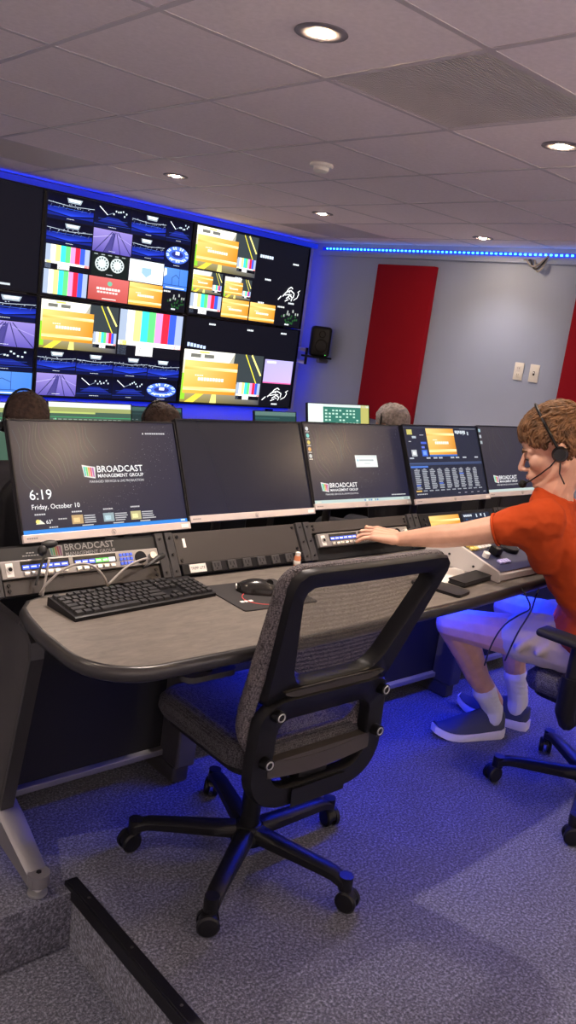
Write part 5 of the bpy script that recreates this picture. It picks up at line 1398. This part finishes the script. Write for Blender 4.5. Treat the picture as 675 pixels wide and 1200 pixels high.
# socks and running shoes
for An, Kn, df, nm in ((LA, LK, V((-.9, .43, 0)), 'a'), (RA, RK, V((-.25, .97, 0)), 'b')):
    df.normalize(); sdv = V((-df.y, df.x, 0)); up_ = (Kn-An).normalized()
    b = MB(); chain(b, [(An+V((0, 0, -.04)), .042), (An+V((0, 0, .0)), .040), (An+up_*.05, .041), (An+up_*.105, .047)])
    for k in range(4): 
        c_ = An+up_*(.025+.024*k); r_ = .040+.002*k
        b.ell(c_, (r_+.003, r_+.003, .007))
    fuse(b, 'sock', 'sock', PER, .005, 2)
    heel = V((An.x, An.y, 0))-df*.060
    def sp(u_, sv, z): return heel+df*u_+sdv*sv+V((0, 0, z))
    Ln = .300
    def wdt(u_): return .036+.012*math.sin(PI*min(1, u_/Ln*1.05))+.010*math.exp(-((u_-.21)/.06)**2)-.020*max(0, (u_-.25)/.05)**2
    so = []
    for k in range(15):
        u_ = Ln*k/14; w_ = max(.010, wdt(u_)*(1 if k else .62)); toe = .020*max(0, (u_-.22)/.08)**2; th = .030+.010*max(0, 1-u_/.16)
        so.append([sp(u_, -w_, .002+toe), sp(u_, -w_*1.05, toe+th*.6), sp(u_, -w_*.96, toe+th), sp(u_, w_*.96, toe+th), sp(u_, w_*1.05, toe+th*.6), sp(u_, w_, .002+toe)])
    shoe = MB().loft(so).build('shoe_sole', 'shoe_sole', PER, smooth=50, world=True)
    up = []
    for k in range(15):
        u_ = .006+(Ln-.014)*k/14; w_ = max(.010, wdt(u_)*.95*(1 if k else .66)); toe = .020*max(0, (u_-.22)/.08)**2
        hgt = .098 if u_ < .05 else .112-.050*max(0, min(1, (u_-.11)/.13))-.022*max(0, (u_-.22)/.08)
        z0 = .032+toe; hgt = max(hgt, z0+.010)
        up.append([sp(u_, w_*math.cos(a)*(1-.25*math.sin(a)), z0+(hgt-z0)*math.sin(a)**.8 if math.sin(a) > 0 else z0) for a in [PI*j/10 for j in range(11)]])
    MB().loft(up).build('shoe_upper', 'shoe_cloth', PER, smooth=60, world=True)
    for k in range(4):
        u_ = .115+.024*k; z_ = .098-.040*k/3*1.0
        MB().tube([sp(u_, -.026, z_-.014), sp(u_+.008, 0, z_), sp(u_, .026, z_-.014)], .0026, 6).build('shoe_lace', 'shoe_cloth', PER, smooth='all', world=True)
    MB().tube([sp(.10+.10*math.sin(PI*q_/8)*.1+.012*q_, -.043-.012*0, .055-.004*q_) for q_ in range(3)], .003, 6).build('shoe_stripe', 'sock', PER, smooth='all', world=True)
cab = [P(.0, .108, -.030), P(.004, .104, -.075), P(-.01, .105, -.13), V((2.33, 1.40, .96)), V((2.30, 1.42, .86)), V((2.33, 1.34, .74)), V((2.37, 1.40, .66)), V((2.36, 1.45, .55)), V((2.34, 1.44, .47))]
headset('headset', P, R, 1.04, 'black headset with boom microphone worn by the person in orange', True, [P(.0, .108, -.030), P(.010, .104, -.060), P(.004, .098, -.095)])
t = thing('hanging_cable', 'thin black cord hanging from the worktop over the pale shorts', 'cable', (2.36, 1.40, .56))
for k, pts in enumerate(([(2.335, 1.362, .722), (2.345, 1.345, .70), (2.372, 1.33, .655), (2.36, 1.36, .63), (2.33, 1.40, .58), (2.315, 1.42, .50), (2.32, 1.43, .43)], [(2.46, 1.37, .70), (2.42, 1.355, .672), (2.372, 1.33, .655), (2.368, 1.34, .62), (2.36, 1.36, .56), (2.355, 1.38, .46)])):
    # smooth the polyline
    Q = [V(p) for p in pts]
    for _ in range(2): Q = [Q[0]]+[x for a, c_ in zip(Q, Q[1:]) for x in (a.lerp(c_, .25), a.lerp(c_, .75))]+[Q[-1]]
    MB().tube(Q, .0028, 6).build('cord', 'cable_black', t, smooth='all', world=True)

# ---- three people of the front row, seen from behind over the console displays
def front_person(x, y, ztop, hname, label, hlabel, puff, seedn, tuft, big=1.0, ear=True, blob=.013, nape=-.05):
    t = thing('person', label, 'person', (x, y, FRONT))
    C = V((x, y, ztop-.135)); F2, L2, U2 = V((0, 1, 0)), V((-1, 0, 0)), V((0, 0, 1))
    b = MB(); P2, R2 = head_parts(b, C, F2, L2, U2, 1.0)
    nb = C+V((0, -.05, -.16)); pel = V((x, y-.12, FRONT+.54))
    chain(b, [(C+V((0, -.04, -.09)), .055), (nb, .062), (nb+V((0, -.01, -.1)), .10), ((nb+pel)/2, .13), (pel, .112)])
    for s_ in (-1, 1):
        sh_ = nb+V((s_*.17, -.01, -.05)); caps(b, nb+V((0, 0, -.03)), sh_, .055, .058); el = sh_+V((s_*.05, .10, -.24)); wr = el+V((-s_*.06, .24, -.04))
        chain(b, [(sh_, .052), (el, .040), (wr, .027)]); hand(b, wr, V((0, 1, -.1)), V((0, .1, 1)), V((-s_, 0, 0)), .25)
        hp_ = pel+V((s_*.09, .02, -.02)); kn = hp_+V((s_*.04, .42, -.02)); an = V((kn.x, kn.y-.02, FRONT+.10))
        chain(b, [(hp_, .09), (kn, .056), (kn+V((0, -.02, -.15)), .053), (an, .036), (V((an.x, an.y+.16, FRONT+.03)), .028)])
    fuse(b, 'body', 'skin', t, .008, 3)
    b = MB(); chain(b, [(nb+V((0, -.01, -.03)), .075), (nb+V((0, -.01, -.12)), .125), ((nb+pel)/2, .150), (pel, .128)])
    for s_ in (-1, 1):
        sh_ = nb+V((s_*.17, -.01, -.05)); el = sh_+V((s_*.05, .10, -.24)); caps(b, nb+V((0, 0, -.04)), sh_, .064, .068); caps(b, sh_+V((0, 0, -.05)), nb+V((0, 0, -.15)), .08, .10); chain(b, [(sh_, .066), (sh_.lerp(el, .6), .058)])
        hp_ = pel+V((s_*.09, .02, -.02)); kn = hp_+V((s_*.04, .42, -.02)); an = V((kn.x, kn.y-.02, FRONT+.10)); chain(b, [(hp_, .105), (kn, .072), (an+V((0, 0, .02)), .058)])
    fuse(b, 'clothes', 'cloth_dark', t, .009, 4)
    hair(P2, R2, 1.0, hname, t, front=.05, side=.0, nape=nape, puff=puff, n=360, seed=seedn, tuft=tuft, ln=.014, blob=blob)
    headset('headset', P2, R2, 1.02+.03*(puff > .015), hlabel, False)
front_person(1.585, 3.38, 1.018, 'hair_dark', 'person with short dark hair seated beyond the clock display', 'black headset on the short dark-haired person in the front row', .006, 21, 250)
front_person(2.290, 3.42, .990, 'hair_dark', 'person with tousled dark hair seated beyond the blank console display', 'black headset on the tousled dark-haired person in the front row', .010, 22, 500)
front_person(3.985, 3.42, 1.045, 'hair_grey', 'grey-haired person with a headband in the front row by the bright display', 'dark headset over the grey hair of the front row person', .020, 23, 450, blob=.016, nape=-.07)
def front_chair(x, y, label):
    t = thing('task_chair', label, 'chair', (x, y, FRONT), group='front row chairs')
    MB().loft([[(px, yy+.02*abs(px)/.2, pz) for px, pz in rrect(.46-2*q, .52-2*q, .10-q*.5, 6, 0, .80)] for yy, q in ((-.24, .02), (-.255, .0), (-.28, .0), (-.295, .02))]).build('backrest', 'black_plastic', t, smooth=50)
    MB().box((0, 0, .385), (.48, .46, .07), bev=.03, seg=3).build('seat', 'cloth_dark', t, smooth=50)
    MB().tube([(0, -.10, .355), (0, -.26, .355), (0, -.29, .44), (0, -.28, .62)], .022, 10).build('spine', 'black_plastic', t, smooth=50)
    MB().cyl((0, 0, .10), (0, 0, .36), .028).build('gas_lift', 'black_satin', t, smooth=40)
    for k in range(5):
        a = 2*PI*k/5+.3; MB().tube([(0, 0, .09), (.15*math.cos(a), .15*math.sin(a), .085), (.30*math.cos(a), .30*math.sin(a), .06)], [.03, .024, .018], 8).build('base_leg', 'black_plastic', t, smooth=50)
        MB().cyl((.30*math.cos(a)-.02*math.sin(a), .30*math.sin(a)+.02*math.cos(a), .03), (.30*math.cos(a)+.02*math.sin(a), .30*math.sin(a)-.02*math.cos(a), .03), .030).build('caster', 'rubber', t, smooth=40)
front_chair(1.53, 3.20, 'black task chair behind the clock display, under the short dark-haired person')
front_chair(2.29, 3.22, 'black task chair under the tousled dark-haired person')
front_chair(3.985, 3.22, 'black task chair under the grey-haired person')
